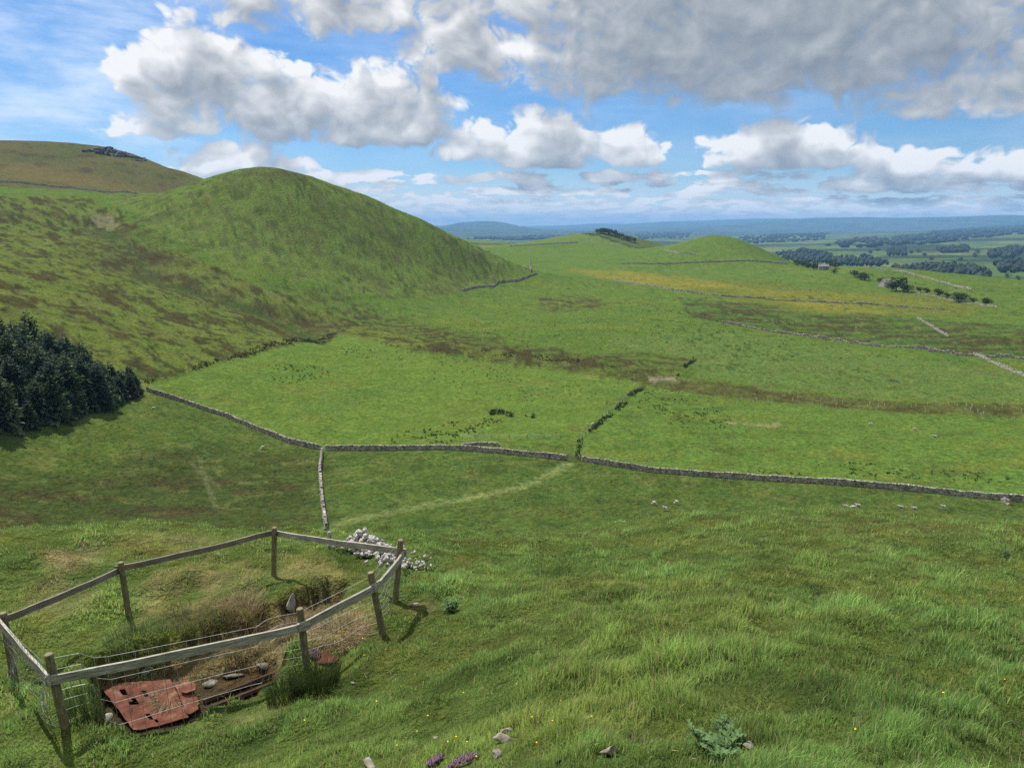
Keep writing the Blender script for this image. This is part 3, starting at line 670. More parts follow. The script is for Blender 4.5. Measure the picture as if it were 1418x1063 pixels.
M_GUARD = plain('pale_plastic_tube', [(0.55, 0.55, 0.50), (0.68, 0.68, 0.62)], 3, 0.6)
M_SLATE = plain('stone_slates', [(0.14, 0.135, 0.13), (0.24, 0.23, 0.22)], 2.5, 0.9, 5, 0.4, 0.03)
M_DARK = plain('dark_opening', [(0.015, 0.015, 0.015), (0.03, 0.03, 0.03)], 3)
M_THYME = plain('thyme_flowers', [(0.14, 0.12, 0.06), (0.26, 0.14, 0.23), (0.36, 0.21, 0.32)], 40, 0.9, 3, coord='Object')
M_YELL = plain('yellow_petals', [(0.55, 0.42, 0.01), (0.75, 0.60, 0.02)], 8, 0.7)
M_DUNG = plain('dried_dung', [(0.018, 0.015, 0.010), (0.045, 0.036, 0.024)], 14, 0.95, 5, 0.6, 0.02)
M_THIS = leafmat('thistle_leaf', trans=0.2, rough=0.65); M_RUSH = leafmat('rush_stem', trans=0.25, rough=0.7)

# ------------------------------------------------------------------ rocks
def ico(sub):
    import bmesh
    bm = bmesh.new(); bmesh.ops.create_icosphere(bm, subdivisions=sub, radius=1.0)
    V = np.array([v.co[:] for v in bm.verts]); F = np.array([[v.index for v in f.verts] for f in bm.faces]); bm.free(); return V, F
ICO1, ICO2, ICO3 = ico(1), ico(2), ico(3)
def n3(V, s, seed): return (pn(V[:, 0] * s + 3.7, V[:, 1] * s, seed) + pn(V[:, 1] * s, V[:, 2] * s + 1.3, seed + 1) + pn(V[:, 2] * s, V[:, 0] * s - 2.2, seed + 2)) / 1.7
def rock_shape(seed, size, sub=2, cut=5, rough=0.22):
    V, F = (ICO1, ICO2, ICO3)[sub - 1]; V = V.copy(); g = np.random.default_rng(seed)
    for _ in range(cut):                                   # flat fracture faces
        d = g.normal(size=3) * np.array([1, 1, .7]); d /= np.linalg.norm(d); k = g.uniform(0.22, 0.75); s = V @ d; V -= np.outer(np.maximum(s - k, 0) * 0.9, d)
    V *= (1 + rough * n3(V, 1.3, seed) + 0.55 * rough * n3(V, 3.5, seed + 9) + 0.3 * rough * n3(V, 8.0, seed + 19))[:, None]
    return V * np.asarray(size) * 0.5, F
def rock_mesh(name, seed, size, mat, sub=2, cut=13, rough=0.16):
    V, F = rock_shape(seed, size, sub, cut, rough); return mesh(name, V, F, mat, False)
def put_rock(name, px, py, size, seed, mat, label, cat='rock', rmin=0.0, sink=0.25, group=None, sub=2, rz=None):
    p = on(px, py, rmin); o = link(name, rock_mesh(name, seed, size, mat, sub)); o.location = (p.x, p.y, p.z + size[2] * (0.5 - sink))
    o.rotation_euler = (0.1, 0.05, random.random() * 6 if rz is None else rz); tag(o, label, cat, group); return o

# ------------------------------------------------------------------ dry-stone walls
def wall(pts, label, rmin=100, h=1.22, w=0.55, sc=1.0, tumble=0.0, name='drystone_wall', mat=None, lumps=0.1):
    P = [on(px, py, rmin) for px, py in pts]; P = [Vector((p.x, p.y)) for p in P]
    L = [0]
    for a, b_ in zip(P[:-1], P[1:]): L.append(L[-1] + (b_ - a).length)
    def pos(s):
        for i in range(len(P) - 1):
            if s <= L[i + 1] or i == len(P) - 2:
                f = (s - L[i]) / max(L[i + 1] - L[i], 1e-6); d = (P[i + 1] - P[i]).normalized(); return P[i] + (P[i + 1] - P[i]) * f, d
    p0, _ = pos(0); root = empty(name, (p0.x, p0.y, gh(p0.x, p0.y)))
    off = Vector(root.location); body = MB(); cope = MB(); nc = max(2, int(round((h - 0.22) / (0.21 * sc)))); ch = (h - 0.22) / nc
    for c in range(nc):
        s = random.uniform(0, 0.3)
        while s < L[-1]:
            l = random.uniform(0.32, 0.62) * sc; q, d = pos(min(s + l / 2, L[-1])); s += l
            hl = 1 - tumble * max(0, pn(np.array([s / 6.0]), np.array([c * 0.13]), 55)[0] + 0.35)
            if tumble and (c + 0.5) / nc > hl: continue
            M = Matrix.Rotation(math.atan2(d.y, d.x) + random.uniform(-.08, .08), 3, 'Z')
            ww = w * (1.05 - 0.35 * c / nc) * random.uniform(0.92, 1.1)
            hf = 1 + 0.16 * float(pn(np.array([s / 4.5]), np.array([1.7]), 56)[0]) + 0.10 * float(pn(np.array([s / 1.4]), np.array([4.7]), 57)[0])
            z = gh(q.x, q.y) - 0.06 + ch * (c + 0.5) * hf
            body.box(Vector((q.x, q.y, z)) - off + Vector((-d.y, d.x, 0)) * random.uniform(-.04, .04) * sc, (l * 0.98, ww, ch * random.uniform(0.92, 1.06)), M, lumps)
    s = 0.0
    while s < L[-1]:
        l = random.uniform(0.13, 0.26) * sc * 1.2; q, d = pos(min(s + l / 2, L[-1])); s += l
        hl = tumble * max(0, pn(np.array([s / 6.0]), np.array([nc * 0.13]), 55)[0] + 0.35)
        if hl > 0.15: continue
        M = Matrix.Rotation(math.atan2(d.y, d.x), 3, 'Z') @ Matrix.Rotation(random.uniform(-.35, .35), 3, 'Y')
        hh = random.uniform(0.2, 0.34); hf = 1 + 0.16 * float(pn(np.array([s / 4.5]), np.array([1.7]), 56)[0]) + 0.10 * float(pn(np.array([s / 1.4]), np.array([4.7]), 57)[0]); z = gh(q.x, q.y) - 0.08 + (h - 0.22) * hf + hh / 2
        cope.box(Vector((q.x, q.y, z)) - off, (l, w * random.uniform(0.6, 0.85), hh), M, 0.13)
    tag(body.build('coursed_stones', mat or M_WALL, root), kind='stuff')
    if cope.V: tag(cope.build('coping_stones', mat or M_WALL, root), kind='stuff')
    return tag(root, label, 'wall')
wall([(806,638),(900,653),(1000,661),(1150,670),(1300,683),(1450,695)], 'long grey drystone wall crossing the valley from the gateway past the sheep')
wall([(450,623),(520,623),(600,622),(650,624),(720,630),(783,637)], 'curving grey drystone wall between the bright field corner and the gateway')
wall([(203,541),(250,556),(300,573),(350,593),(400,613),(444,622)], 'dark drystone wall running downhill from the conifer plantation')
wall([(446,626),(443,650),(446,690),(452,733)], 'pale drystone wall running straight down from the field corner towards the fenced shaft', lumps=0.16, tumble=0.25)
wall([(1386,692),(1398,699)], 'short tumbled stub of pale wall against the long valley wall', tumble=0.9, w=0.6, h=1.0)
wall([(-60,252),(0,253),(60,257),(110,262),(190,269)], 'dark drystone wall along the foot of the brown moor', 500, 1.7, 0.7, 2.2)
wall([(640,403),(665,398),(690,391),(720,388),(744,380)], 'dark drystone wall climbing the foot of the big round hill', 300, 1.6, 0.6, 1.7)
wall([(733,358),(734,366),(735,377)], 'narrow drystone wall running away over the saddle beside the big hill', 300, 1.7, 0.9, 2.2)
wall([(676,349),(700,359),(728,372)], 'faint wall slanting down the right flank of the big hill', 400, 1.3, 0.7, 2.5)
wall([(850,388),(930,402),(1000,410),(1080,416),(1200,421),(1310,429)], 'low broken wall along the lower edge of the buttercup meadow', 300, 1.2, 0.6, 1.8, 0.5)
wall([(1000,447),(1100,463),(1200,477),(1330,491),(1450,498)], 'tumbled wall across the rushy pasture below the meadow', 250, 1.2, 0.7, 1.4, 0.6)
wall([(1270,441),(1290,452),(1313,466)], 'pale wall dropping through the rushy pasture below the buttercups', 250, 1.1, 0.5, 1.3, 0.3)
wall([(1348,491),(1380,505),(1440,530)], 'pale wall running down beside the green pasture below the tumbled wall', 200, 1.15, 0.5, 1.1, 0.2)
wall([(1150,369),(1200,371),(1240,375),(1290,387),(1345,401)], 'pale wall along the crest of the rim above the far woods', 500, 1.1, 0.5, 2.2, 0.3)
wall([(1230,398),(1300,412),(1380,425)], 'low wall under the row of hedgerow trees', 400, 0.9, 0.5, 2.0, 0.4)
wall([(920,347),(940,351),(962,353)], 'pale wall across the shoulder of the small round hill', 700, 1.6, 0.8, 2.6, mat=M_PALE)
wall([(860,366),(920,366),(990,363),(1090,366)], 'thin wall skirting the foot of the small round hill', 500, 1.4, 0.7, 2.4)
wall([(706,341),(750,339),(800,336)], 'pale wall on the skyline pasture left of the wooded knoll', 1000, 1.8, 1.0, 3.5, mat=M_PALE)
wall([(640,618),(660,616),(690,617)], 'low ruined wall on the banked platform above the valley wall', 100, 0.8, 0.7, 1.0, 0.4)
# wooden gate in the gap
p = on(784, 638, 100); q = on(805, 638, 100); d = (q - p); d.z = 0; yaw = math.atan2(d.y, d.x)
g = empty('field_gate', p, yaw); tag(g, 'weathered wooden field gate between the two ends of the valley wall', 'gate'); Lg = d.length
for k in range(2):
    mb = MB(); mb.box((0.15 + k * (Lg - 0.3), 0, 0.75), (0.2, 0.2, 1.6), None, 0.03); mb.build('gatepost', M_POST, g)
for k in range(5):
    mb = MB(); mb.box((Lg / 2, 0.02, 0.25 + 0.22 * k), (Lg - 0.55, 0.04, 0.10), None, 0.02); mb.build('bar', M_DRAIL, g)
mb = MB(); mb.tube([(0.35, -0.03, 0.2), (Lg - 0.35, -0.03, 1.15)], 0.045, 4); mb.build('brace', M_DRAIL, g)
# wire stock fences
def stockfence(pts, step, label, rmin=100, h=1.1):
    P = [on(a, b_, rmin) for a, b_ in pts]; root = empty('stock_fence', P[0]); o = P[0].copy(); tops = []
    me = None
    for a, b_ in zip(P[:-1], P[1:]):
        L = (b_ - a).length; k = max(1, int(L / step))
        for i in range(k):
            c = a.lerp(b_, i / k); c.z = gh(c.x, c.y)
            if me is None:
                mb = MB(); mb.tube([(0, 0, -0.2), (0, 0, h)], [0.075, 0.065], 6); me = mb.mesh('post', M_POST)
            po = link('post', me, root); po.location = c - o; po.rotation_euler = (random.uniform(-.06, .06), random.uniform(-.06, .06), 0); tops.append(c - o)
    mb = MB()
    for f in (0.25, 0.55, 0.85, 1.0):
        mb.tube([t_ + Vector((0, 0, h * f)) for t_ in tops], 0.008, 3, False)
    mb.build('wire_strands', M_WIRE, root); return tag(root, label, 'fence')
stockfence([(802,612),(815,598),(835,580),(855,563),(875,545),(890,531)], 3.2, 'post and wire fence up the rushy line between the two bright green fields')
stockfence([(636,607),(680,607),(730,607),(800,608)], 3.6, 'post and wire fence along the bottom of the bright field behind the valley wall')

# ------------------------------------------------------------------ fenced mine shaft
FP = []  # post pixel base, pixel top, distance
for bx, by, tx, ty, r, h in ((90,1005,67,905,11.0,1.07), (18,930,4,848,14.0,1.06), (178,850,167,778,15.7,1.08), (379,797,380,730,16.5,1.12), (547,833,555,747,13.2,1.20), (530,878,513,792,12.0,1.12), (425,922,415,842,11.3,0.97)):
    b0 = on(bx, by); r = math.hypot(b0.x, b0.y)
    th, t = ray(tx, ty); hb = r * 0.995; top = Vector((hb * math.sin(th), hb * math.cos(th), hb * t)); FP.append((b0, top))
froot = empty('shaft_fence', FP[0][0]); fo = FP[0][0].copy()
for b0, top in FP:
    d = (top - b0); L = d.length; mb = MB()
    mb.tube([b0 - d.normalized() * 0.2, b0.lerp(top, 0.33), b0.lerp(top, 0.7), top - d.normalized() * 0.012, top], [0.058, 0.057, 0.056, 0.054, 0.045], 12)
    me = mb.mesh('post', M_POST, False); me.transform(Matrix.Translation(-b0))
    po = link('post', me, froot); po.location = b0 - fo
def along(i, f): b0, t_ = FP[i]; return b0.lerp(t_, f)
def rail(a, fa, b_, fb, mat, side, hgt=0.112, over=0.10):
    p = along(a, fa); q = along(b_, fb); d = (q - p).normalized(); nrm = Vector((-d.y, d.x, 0)).normalized() * side; p = p + nrm * 0.075 - d * over; q = q + nrm * 0.075 + d * over
    L = (q - p).length; mb = MB(); k = 7
    X_ = d; Z_ = Vector((0, 0, 1)); Z_ = (Z_ - X_ * Z_.dot(X_)).normalized(); Y_ = Z_.cross(X_); M = Matrix((X_, Y_, Z_)).transposed()
    vs = []; fs = []
    for i in range(k + 1):
        x = L * i / k - L / 2; sg = -0.025 * (1 - (2 * i / k - 1) ** 2); j = random.uniform(-.012, .012)
        for (yy, zz) in ((-.019, -hgt / 2 + j), (.019, -hgt / 2 + j), (.019, hgt / 2 + j), (-.019, hgt / 2 + j)): vs.append((x, yy, zz + sg))
    for i in range(k):
        for j in range(4): fs.append((i * 4 + j, i * 4 + (j + 1) % 4, i * 4 + 4 + (j + 1) % 4, i * 4 + 4 + j))
    fs += [(3, 2, 1, 0), tuple(k * 4 + j for j in range(4))]; mb.add(vs, fs)
    o = mb.build('rail', mat, froot); o.location = (p + q) / 2 - fo; o.rotation_euler = M.to_euler(); return o
rail(1, 0.86, 2, 0.84, M_DRAIL, 1); rail(2, 0.86, 3, 0.88, M_DRAIL, 1); rail(3, 0.86, 4, 0.80, M_RAIL, 1)
rail(4, 0.78, 5, 0.78, M_RAIL, 1, 0.12); rail(5, 0.80, 6, 0.75, M_RAIL, 1, 0.13); rail(6, 0.72, 0, 0.70, M_RAIL, 1, 0.122); rail(0, 0.72, 1, 0.88, M_RAIL, 1, 0.13)
def netting(a, b_, rows, step, slack):
    mb = MB(); p0, p1 = FP[a]; q0, q1 = FP[b_]; L = (q0 - p0).length; k = int(L / step); d = (q0 - p0).normalized(); nrm = Vector((-d.y, d.x, 0)).normalized() * 0.07
    def pt(u, v):
        bt = p0.lerp(q0, u); tp = p1.lerp(q1, u); z0 = gh(bt.x, bt.y) + 0.02; c = bt.lerp(tp, 0.9 * v); c.z = z0 + (tp.z - z0) * 0.9 * v
        w = slack * math.sin(u * 9.4 + v * 5 + a) * (1 - v); c += nrm + Vector((nrm.x * 6 * w, nrm.y * 6 * w, -abs(w) * 0.4 * v)); return c - fo
    for j in range(rows): mb.tube([pt(i / k, j / (rows - 1)) for i in range(k + 1)], 0.0030, 3, False)
    for i in range(k + 1): mb.tube([pt(i / k, j / (rows - 1)) for j in range(rows)], 0.0034, 3, False)
    o = mb.build('wire_netting', M_WIRE, froot); return o
netting(0, 6, 7, 0.16, 0.10); netting(0, 1, 7, 0.16, 0.22); netting(6, 5, 6, 0.16, 0.12); netting(5, 4, 9, 0.09, 0.12)
tag(froot, 'weathered post and rail fence with wire netting round the collapsed shaft', 'fence')

# rusty shaft cover: plates with torn holes
ctr = on(215, 965); zc = ctr.z; zc = float(np.median([on(*q).z for q in ((200,960),(250,960),(230,985))])) + 0.10
croot = empty('shaft_cover', (ctr.x, ctr.y, zc)); co_ = Vector(croot.location)
def plate(px4, nu, nv, holes, mat, name='plate', dz=0.0, thick=0.018, warp=0.02):
    q = [plane_hit(x, y, PIT_Z + 0.06 + dz + (0.09 if y < 960 else 0.0)) - co_ for x, y in px4]; vs = []; fs = []
    for j in range(nv + 1):
        for i in range(nu + 1):
            u = i / nu; v = j / nv; p = q[0].lerp(q[1], u).lerp(q[3].lerp(q[2], u), v)
            jit = 0.010 if (i in (0, nu) or j in (0, nv)) else 0.012
            vs.append(p + Vector((random.uniform(-jit, jit), random.uniform(-jit, jit), warp * math.sin(u * 5 + v * 3) + random.uniform(-.004, .004))))
    n0 = len(vs); vs += [v - Vector((0, 0, thick)) for v in vs]
    keep = [(i, j) for j in range(nv) for i in range(nu) if (i, j) not in holes]; ks = set(keep); W = nu + 1
    for i, j in keep:
        a, b_, c, d = j * W + i, j * W + i + 1, (j + 1) * W + i + 1, (j + 1) * W + i
        fs.append((a, b_, c, d)); fs.append((d + n0, c + n0, b_ + n0, a + n0))
        for (di, dj, e0, e1) in ((0, -1, a, b_), (1, 0, b_, c), (0, 1, c, d), (-1, 0, d, a)):
            if (i + di, j + dj) not in ks: fs.append((e1, e0, e0 + n0, e1 + n0))
    mb = MB(); mb.add(vs, fs); return mb.build(name, mat, croot)
hol = {(3, 2), (3, 3), (4, 5), (3, 6), (4, 6), (7, 3), (7, 4), (8, 5), (8, 6), (5, 10), (5, 11), (6, 12), (9, 9), (8, 8)}
plate([(139,950),(236,938),(262,994),(184,1010)], 14, 14, hol, M_RUST)
plate([(240,944),(262,942),(279,980),(258,988)], 5, 8, {(1, 0), (4, 7)}, M_RUST, dz=0.04)
plate([(255,940),(272,946),(270,956),(250,958)], 3, 2, set(), M_RUST, dz=0.06)
for k, (a, b_) in enumerate((((282,972),(376,934)), ((290,982),(382,945)))):
    mb = MB(); mb.tube([plane_hit(*a, zc - 0.06) - co_, plane_hit(*b_, zc - 0.02) - co_], [0.05, 0.04], 5); mb.build('beam', M_DARKW, croot)
tag(croot, 'rusty red torn metal plates lying over the shaft mouth', 'metal plate')
p = on(455, 912); q = plane_hit(455, 908, p.z + 0.06)
vs = [plane_hit(x, y, p.z + dz) - q for x, y, dz in ((431,914,.02),(452,899,.10),(470,912,.06),(462,917,.02),(440,918,.0))]
mb = MB(); mb.add([*vs, *[v - Vector((0, 0, .02)) for v in vs]], [(0, 1, 2, 3, 4), (9, 8, 7, 6, 5)] + [((i + 1) % 5, i, i + 5, (i + 1) % 5 + 5) for i in range(5)])
o = mb.build('metal_plate', M_RUST); o.location = q; tag(o, 'small red plate scrap on the straw bank beside the middle fence post', 'metal plate')
# stones round the pit
for px, py, s, sd, lb in ((366,924,(.50,.34,.12),1,'flat grey slab on the lip of the shaft above the dark beams'), (318,938,(.62,.36,.10),2,'broad mossy slab on the rim between plates and dark slot'), (292,946,(.40,.3,.09),3,'thin slab behind the torn rusty plates'),
                          (238,962,(.36,.26,.08),4,'crumbled stone lying on the rusty plate'), (258,988,(.26,.2,.11),5,'dark cornered stone at the front tip of the rusty plates'), (148,998,(.40,.30,.16),6,'pale stone at the left front corner of the rusty plates'), (205,928,(.55,.3,.10),8,'flat stone under the grass overhang behind the plates')):
    put_rock('slab', px, py, s, sd, M_SLAB if sd != 6 else M_ROCK, lb, 'slab', sink=0.2)
for px, py, s, sd, lb in ((404,840,(.40,.30,.42),15,'upright pale stone standing at the back edge of the trench'), (456,752,(.20,.16,.46),12,'small upright stone just beyond the back rail'),):
    put_rock('standing_stone', px, py, s, sd, M_PALE, lb, 'stone', sink=0.2)
for px, py, s, sd, lb in ((700,1014,(.19,.13,.07),21,'flat pale stone, upper of the touching pair in short turf'), (699,1026,(.20,.14,.08),22,'flat pale stone, lower of the touching pair in short turf'), (846,1046,(.17,.14,.13),23,'rounded cream rock in the grass beside dark dung'),
                          (1036,1034,(.15,.10,.07),24,'grey rock half hidden in long grass behind the thistle'), (516,1060,(.26,.12,.05),25,'long thin pale stone lying near the thyme'), (690,1048,(.14,.11,.08),26,'tawny stone beside the yellow flowers'), (489,946,(.14,.08,.05),27,'small white stone on the turf beside the rush tussock'),
                          (602,1022,(.11,.07,.04),28,'small grey stone on turf between thyme and fence'), (573,838,(.34,.12,.08),29,'long bare stone in the earth scrape beside the corner post')):
    put_rock('rock', px, py, s, sd, M_ROCK, lb, 'rock', sink=0.3, sub=3, rz=0.4 * (sd % 5) - 0.8)
# rubble heap
rb = on(505, 762); heap = empty('rubble_heap', rb); stones = [rock_mesh('stone', 300 + i, (1, random.uniform(.6, .9), random.uniform(.4, .7)), M_HEAP, 1, 11, 0.30) for i in range(9)]
def heapstone(px, py, s, up):
    p = on(px, py); o = link('stone', random.choice(stones), heap); o.location = Vector((p.x, p.y, p.z + up)) - Vector(heap.location); o.scale = (s, s, s)
    o.rotation_euler = (random.random() * 6, random.random() * 6, random.random() * 6)
for i in range(150):
    u = random.gauss(0, 0.45); v = random.gauss(0, 0.3); f = max(0, 1 - math.hypot(u, v)); heapstone(503 + 32 * u, 761 + 9 * v, random.uniform(.16, .34), 0.08 + 0.55 * f * random.random())
for i in range(190):
    f = random.random() ** 1.3; heapstone(505 + 78 * f + random.gauss(0, 10), 765 + 25 * f + random.gauss(0, 6), random.uniform(.13, .29) * (1.05 - .4 * f), 0.07 + 0.06 * random.random())
tag(heap, 'heap of pale broken limestone spilling out beyond the back rail', 'rubble')

# ------------------------------------------------------------------ plants close by
def tuft(name, px, py, nbl, h, spread, w, col, label, cat, mat=None, lean=0.6, group=None):
    p = on(px, py); k = nbl; a = rng.random(k) * 6.283; rad = spread * np.sqrt(rng.random(k)); x = np.cos(a) * rad; y = np.sin(a) * rad
    cc = np.array(col) * (0.6 + 0.8 * rng.random((k, 1)))
    V, F, c = blades(x, y, gheight(x + p.x, y + p.y) - p.z, h * (0.5 + 0.6 * rng.random(k)), np.full(k, w), lean * (0.3 + rng.random(k)), a + rng.normal(0, .5, k), cc, cc * 1.2)
    o = link(name, mesh(name, V, F, mat or M_RUSH, False, c)); o.location = p; return tag(o, label, cat, group)
tuft('rush_tussock', 437, 955, 900, 0.50, 0.34, 0.006, (0.050, 0.075, 0.022), 'dark rush tussock against the foot of the middle fence post', 'tussock')
tuft('rush_tussock', 395, 965, 500, 0.34, 0.25, 0.006, (0.065, 0.095, 0.028), 'lower green tussock at the front edge of the pit beside the dark rushes', 'tussock')
tuft('rush_tussock', 262, 866, 800, 0.32, 0.50, 0.007, (0.20, 0.21, 0.085), 'shaggy olive tussock overhanging the middle of the trench back', 'tussock', lean=0.9)
tuft('rush_tussock', 338, 848, 800, 0.32, 0.42, 0.007, (0.34, 0.26, 0.15), 'tawny dead tussock hanging over the back scarp beside the pale upright stone', 'tussock', lean=1.0)
tuft('rush_tussock', 300, 858, 500, 0.30, 0.35, 0.007, (0.27, 0.23, 0.11), 'straw-tipped tussock between the olive and the tawny ones', 'tussock', lean=1.0)
tuft('rush_tussock', 190, 890, 700, 0.28, 0.48, 0.007, (0.15, 0.20, 0.07), 'green tussock at the foot of the back fence post', 'tussock', lean=0.9)
tuft('rush_tussock', 130, 985, 700, 0.40, 0.36, 0.006, (0.08, 0.12, 0.036), 'green tussock between the leaning front post and the plates', 'tussock')
tuft('dead_grass', 236, 972, 700, 0.22, 0.24, 0.007, (0.27, 0.22, 0.13), 'mat of dead grass and crumbled earth lying on the rusty plates', 'dead grass', lean=1.6)
tuft('dead_grass', 470, 880, 900, 0.22, 0.45, 0.008, (0.36, 0.28, 0.17), 'bleached dead grass on the bank between the two right-hand posts', 'dead grass', lean=1.4)
tuft('dead_grass', 410, 870, 800, 0.24, 0.40, 0.008, (0.28, 0.22, 0.12), 'tan dead grass inside the trench behind the middle post', 'dead grass', lean=1.4)
tuft('dead_grass', 340, 905, 700, 0.26, 0.36, 0.008, (0.22, 0.19, 0.09), 'mixed straw and green tuft above the mossy slabs', 'dead grass', lean=1.2)
def thistle(px, py, h, nst, label):
    p = on(px, py); root = empty('thistle', p); tag(root, label, 'thistle'); mb = MB(); VV = []; CC = []
    for s in range(nst):
        a = random.random() * 6.28; bx, by = math.cos(a) * 0.09 * s / nst, math.sin(a) * 0.09 * s / nst; hh = h * random.uniform(.6, 1); tx, ty = bx + random.uniform(-.12, .12), by + random.uniform(-.12, .12)
        mb.tube([(bx, by, -0.03), ((bx + tx) / 2, (by + ty) / 2, hh / 2), (tx, ty, hh)], [.006, .005, .003], 5)
        for k in range(20):
            f = 0.08 + 0.9 * k / 20; c = Vector((bx + (tx - bx) * f, by + (ty - by) * f, hh * f)); an = random.random() * 6.28; ln = (0.17 - 0.10 * f) * random.uniform(.7, 1.2)
            d = Vector((math.cos(an), math.sin(an), random.uniform(0.1, 0.8))).normalized(); sd = Vector((-d.y, d.x, 0)).normalized()
            g_ = random.uniform(.7, 1.3)
            for m_ in range(5):                       # jagged lobes
                b0 = c + d * ln * (m_ / 5); wd = ln * 0.22 * math.sin(0.5 + m_ * 0.55)
                for sg in (-1, 1):
                    VV += [b0 - d * ln * .05, b0 + d * ln * 0.22, b0 + d * ln * 0.16 + sd * sg * wd + Vector((0, 0, random.uniform(-.006, .012)))]; CC += [(0.100 * g_, 0.175 * g_, 0.062 * g_)] * 3
    mb.build('stem', M_BARK, root)
    F = np.arange(len(VV)).reshape(-1, 3); link('leaves', mesh('leaves', [v[:] for v in VV], F, M_THIS, False, np.array(CC)), root)
thistle(992, 1052, 0.22, 3, 'grey-green spiny thistle clump in the long grass'); thistle(1008, 1032, 0.20, 2, 'smaller pale thistle rising behind the thistle clump'); thistle(626, 848, 0.30, 4, 'dark thistle standing alone beside the earth scrape'); thistle(1392, 775, 0.45, 4, 'dark thistle far up the right-hand grass slope')
def thyme(px, py, sx, sy, label):
    p = on(px, py); root = empty('wild_thyme', p); tag(root, label, 'flowers'); V, F = rock_shape(int(px), (sx, sy, 0.07), 3, 0, .3)
    V[:, 2] += gheight(V[:, 0] + p.x, V[:, 1] + p.y) - p.z
    link('leaf_mat', mesh('leaf_mat', V, F, plain('thyme_leaf', [(0.05, 0.06, 0.03), (0.12, 0.10, 0.06)], 30, .9), False), root); mb = MB()
    for i in range(170):
        a = random.random() * 6.28; q = math.sqrt(random.random()) * .5; x, y = math.cos(a) * q * sx, math.sin(a) * q * sy; z = gh(x + p.x, y + p.y) - p.z + 0.03 + random.uniform(0, .02); s = random.uniform(.006, .012)
        mb.add([(x - s, y, z), (x, y - s, z + s * .4), (x + s, y, z), (x, y + s, z + s * .6), (x, y, z + s * 1.5)], [(0, 1, 4), (1, 2, 4), (2, 3, 4), (3, 0, 4)])
    mb.build('blossom', M_THYME, root)
thyme(640, 1056, .26, .16, 'mat of pink wild thyme beside the pale stones'); thyme(602, 1057, .14, .1, 'small patch of pink wild thyme left of the larger mat'); thyme(434, 906, .26, .18, 'lilac thyme cushion behind the middle fence post')
for px, py, s, lb in ((872,1022,.07,'flattened dark dung lump in the grass beside the cream rock'), (889,1030,.09,'larger dark dung lump beside the flattened one'), (772,1060,.09,'dark dung lump below the cream rock'), (893,1018,.05,'smallest dark dung lump of the cluster in the grass')):
    put_rock('dung', px, py, (s, s * .8, s * .6), int(px), M_DUNG, lb, 'dung', sink=0.1, sub=2)
# yellow flowers in the turf
mb = MB()
for i in range(34):
    z_ = random.random()
    if z_ < 0.45: px, py = random.gauss(650, 60), random.gauss(1030, 28)
    elif z_ < 0.6: px, py = random.gauss(600, 70), random.gauss(940, 40)
    else: px, py = random.uniform(0, 1418), random.uniform(745, 1060)
    if not (735 < py < 1063 and 0 < px < 1418): continue
    p = on(px, py); h = random.uniform(.09, .2); s = random.uniform(.004, .008) * (1 + 0.04 * p.length)
    mb.tube([p, p + Vector((random.uniform(-.02, .02), random.uniform(-.02, .02), h))], .0012, 3, False); c = p + Vector((0, 0, h)); a0 = random.random() * 6
    mb.add([c + Vector((math.cos(a0 + k * 1.2566) * s, math.sin(a0 + k * 1.2566) * s, random.uniform(0, .004))) for k in range(5)] + [c - Vector((0, 0, s * .4))], [(k, (k + 1) % 5, 5) for k in range(5)] + [(0, 1, 2, 3, 4)])
tag(mb.build('yellow_flowers', M_YELL), 'scattered small yellow flowers in the near turf', 'flowers', kind='stuff')

# ------------------------------------------------------------------ trees
def fir_mesh(seed, h):
    g = np.random.default_rng(seed); VV = []; CC = []; lv = int(h * 3.2)
    R0 = h * 0.27
    for l in range(lv):
        f = l / lv; z = h * (0.06 + 0.94 * f); rad = R0 * (1 - f) ** 0.75 * (0.9 + 0.3 * g.random()) + 0.15; nb = 8 if f < 0.8 else 5
        for b_ in range(nb):
            a = g.random() * 6.283; ln = rad * (0.7 + 0.5 * g.random()); dr = -0.25 + 0.5 * f + 0.15 * g.normal(); d = np.array([math.cos(a), math.sin(a), dr]); s = np.array([-math.sin(a), math.cos(a), 0])
            o = np.array([0, 0, z]); gc = 0.55 + 0.9 * g.random()
            col = np.array([(0.034, 0.058, 0.026), (0.050, 0.078, 0.030), (0.030, 0.055, 0.030), (0.060, 0.080, 0.036)][seed % 4]) * gc
            for k in range(4):
                f0 = 0.25 + 0.22 * k; c = o + d * ln * f0; w = ln * 0.24 * (1.1 - 0.18 * k); up = np.array([0, 0, 0.10 * ln])
                for sg in (-1, 1):
                    VV += [c - d * ln * .12, c + d * ln * 0.30 + up * g.normal(), c + s * sg * w + d * ln * .12 + np.array([0, 0, 1]) * ln * 0.14 * g.normal()]; CC += [col * (0.8 + .25 * k)] * 3
    V = np.array(VV); return mesh('crown', V, np.arange(len(V)).reshape(-1, 3), M_FIR, False, np.array(CC))
def trunk_mesh(h, r): mb = MB(); mb.tube([(0, 0, -.3), (0.03, 0.02, h * .4), (0, 0.03, h * .8)], [r, r * .7, r * .25], 7); return mb.mesh('trunk', M_BARK)
FIRS = [(trunk_mesh(h, .18), fir_mesh(400 + i, h), h) for i, h in enumerate((10.5, 13, 14.5, 11.5))]
PLp = np.array(poly([(-130,600),(0,597),(60,592),(110,577),(160,560),(190,547),(182,538),(150,535),(100,520),(0,500),(-130,478)], 120))
lo, hi = PLp.min(0), PLp.max(0); pts = []
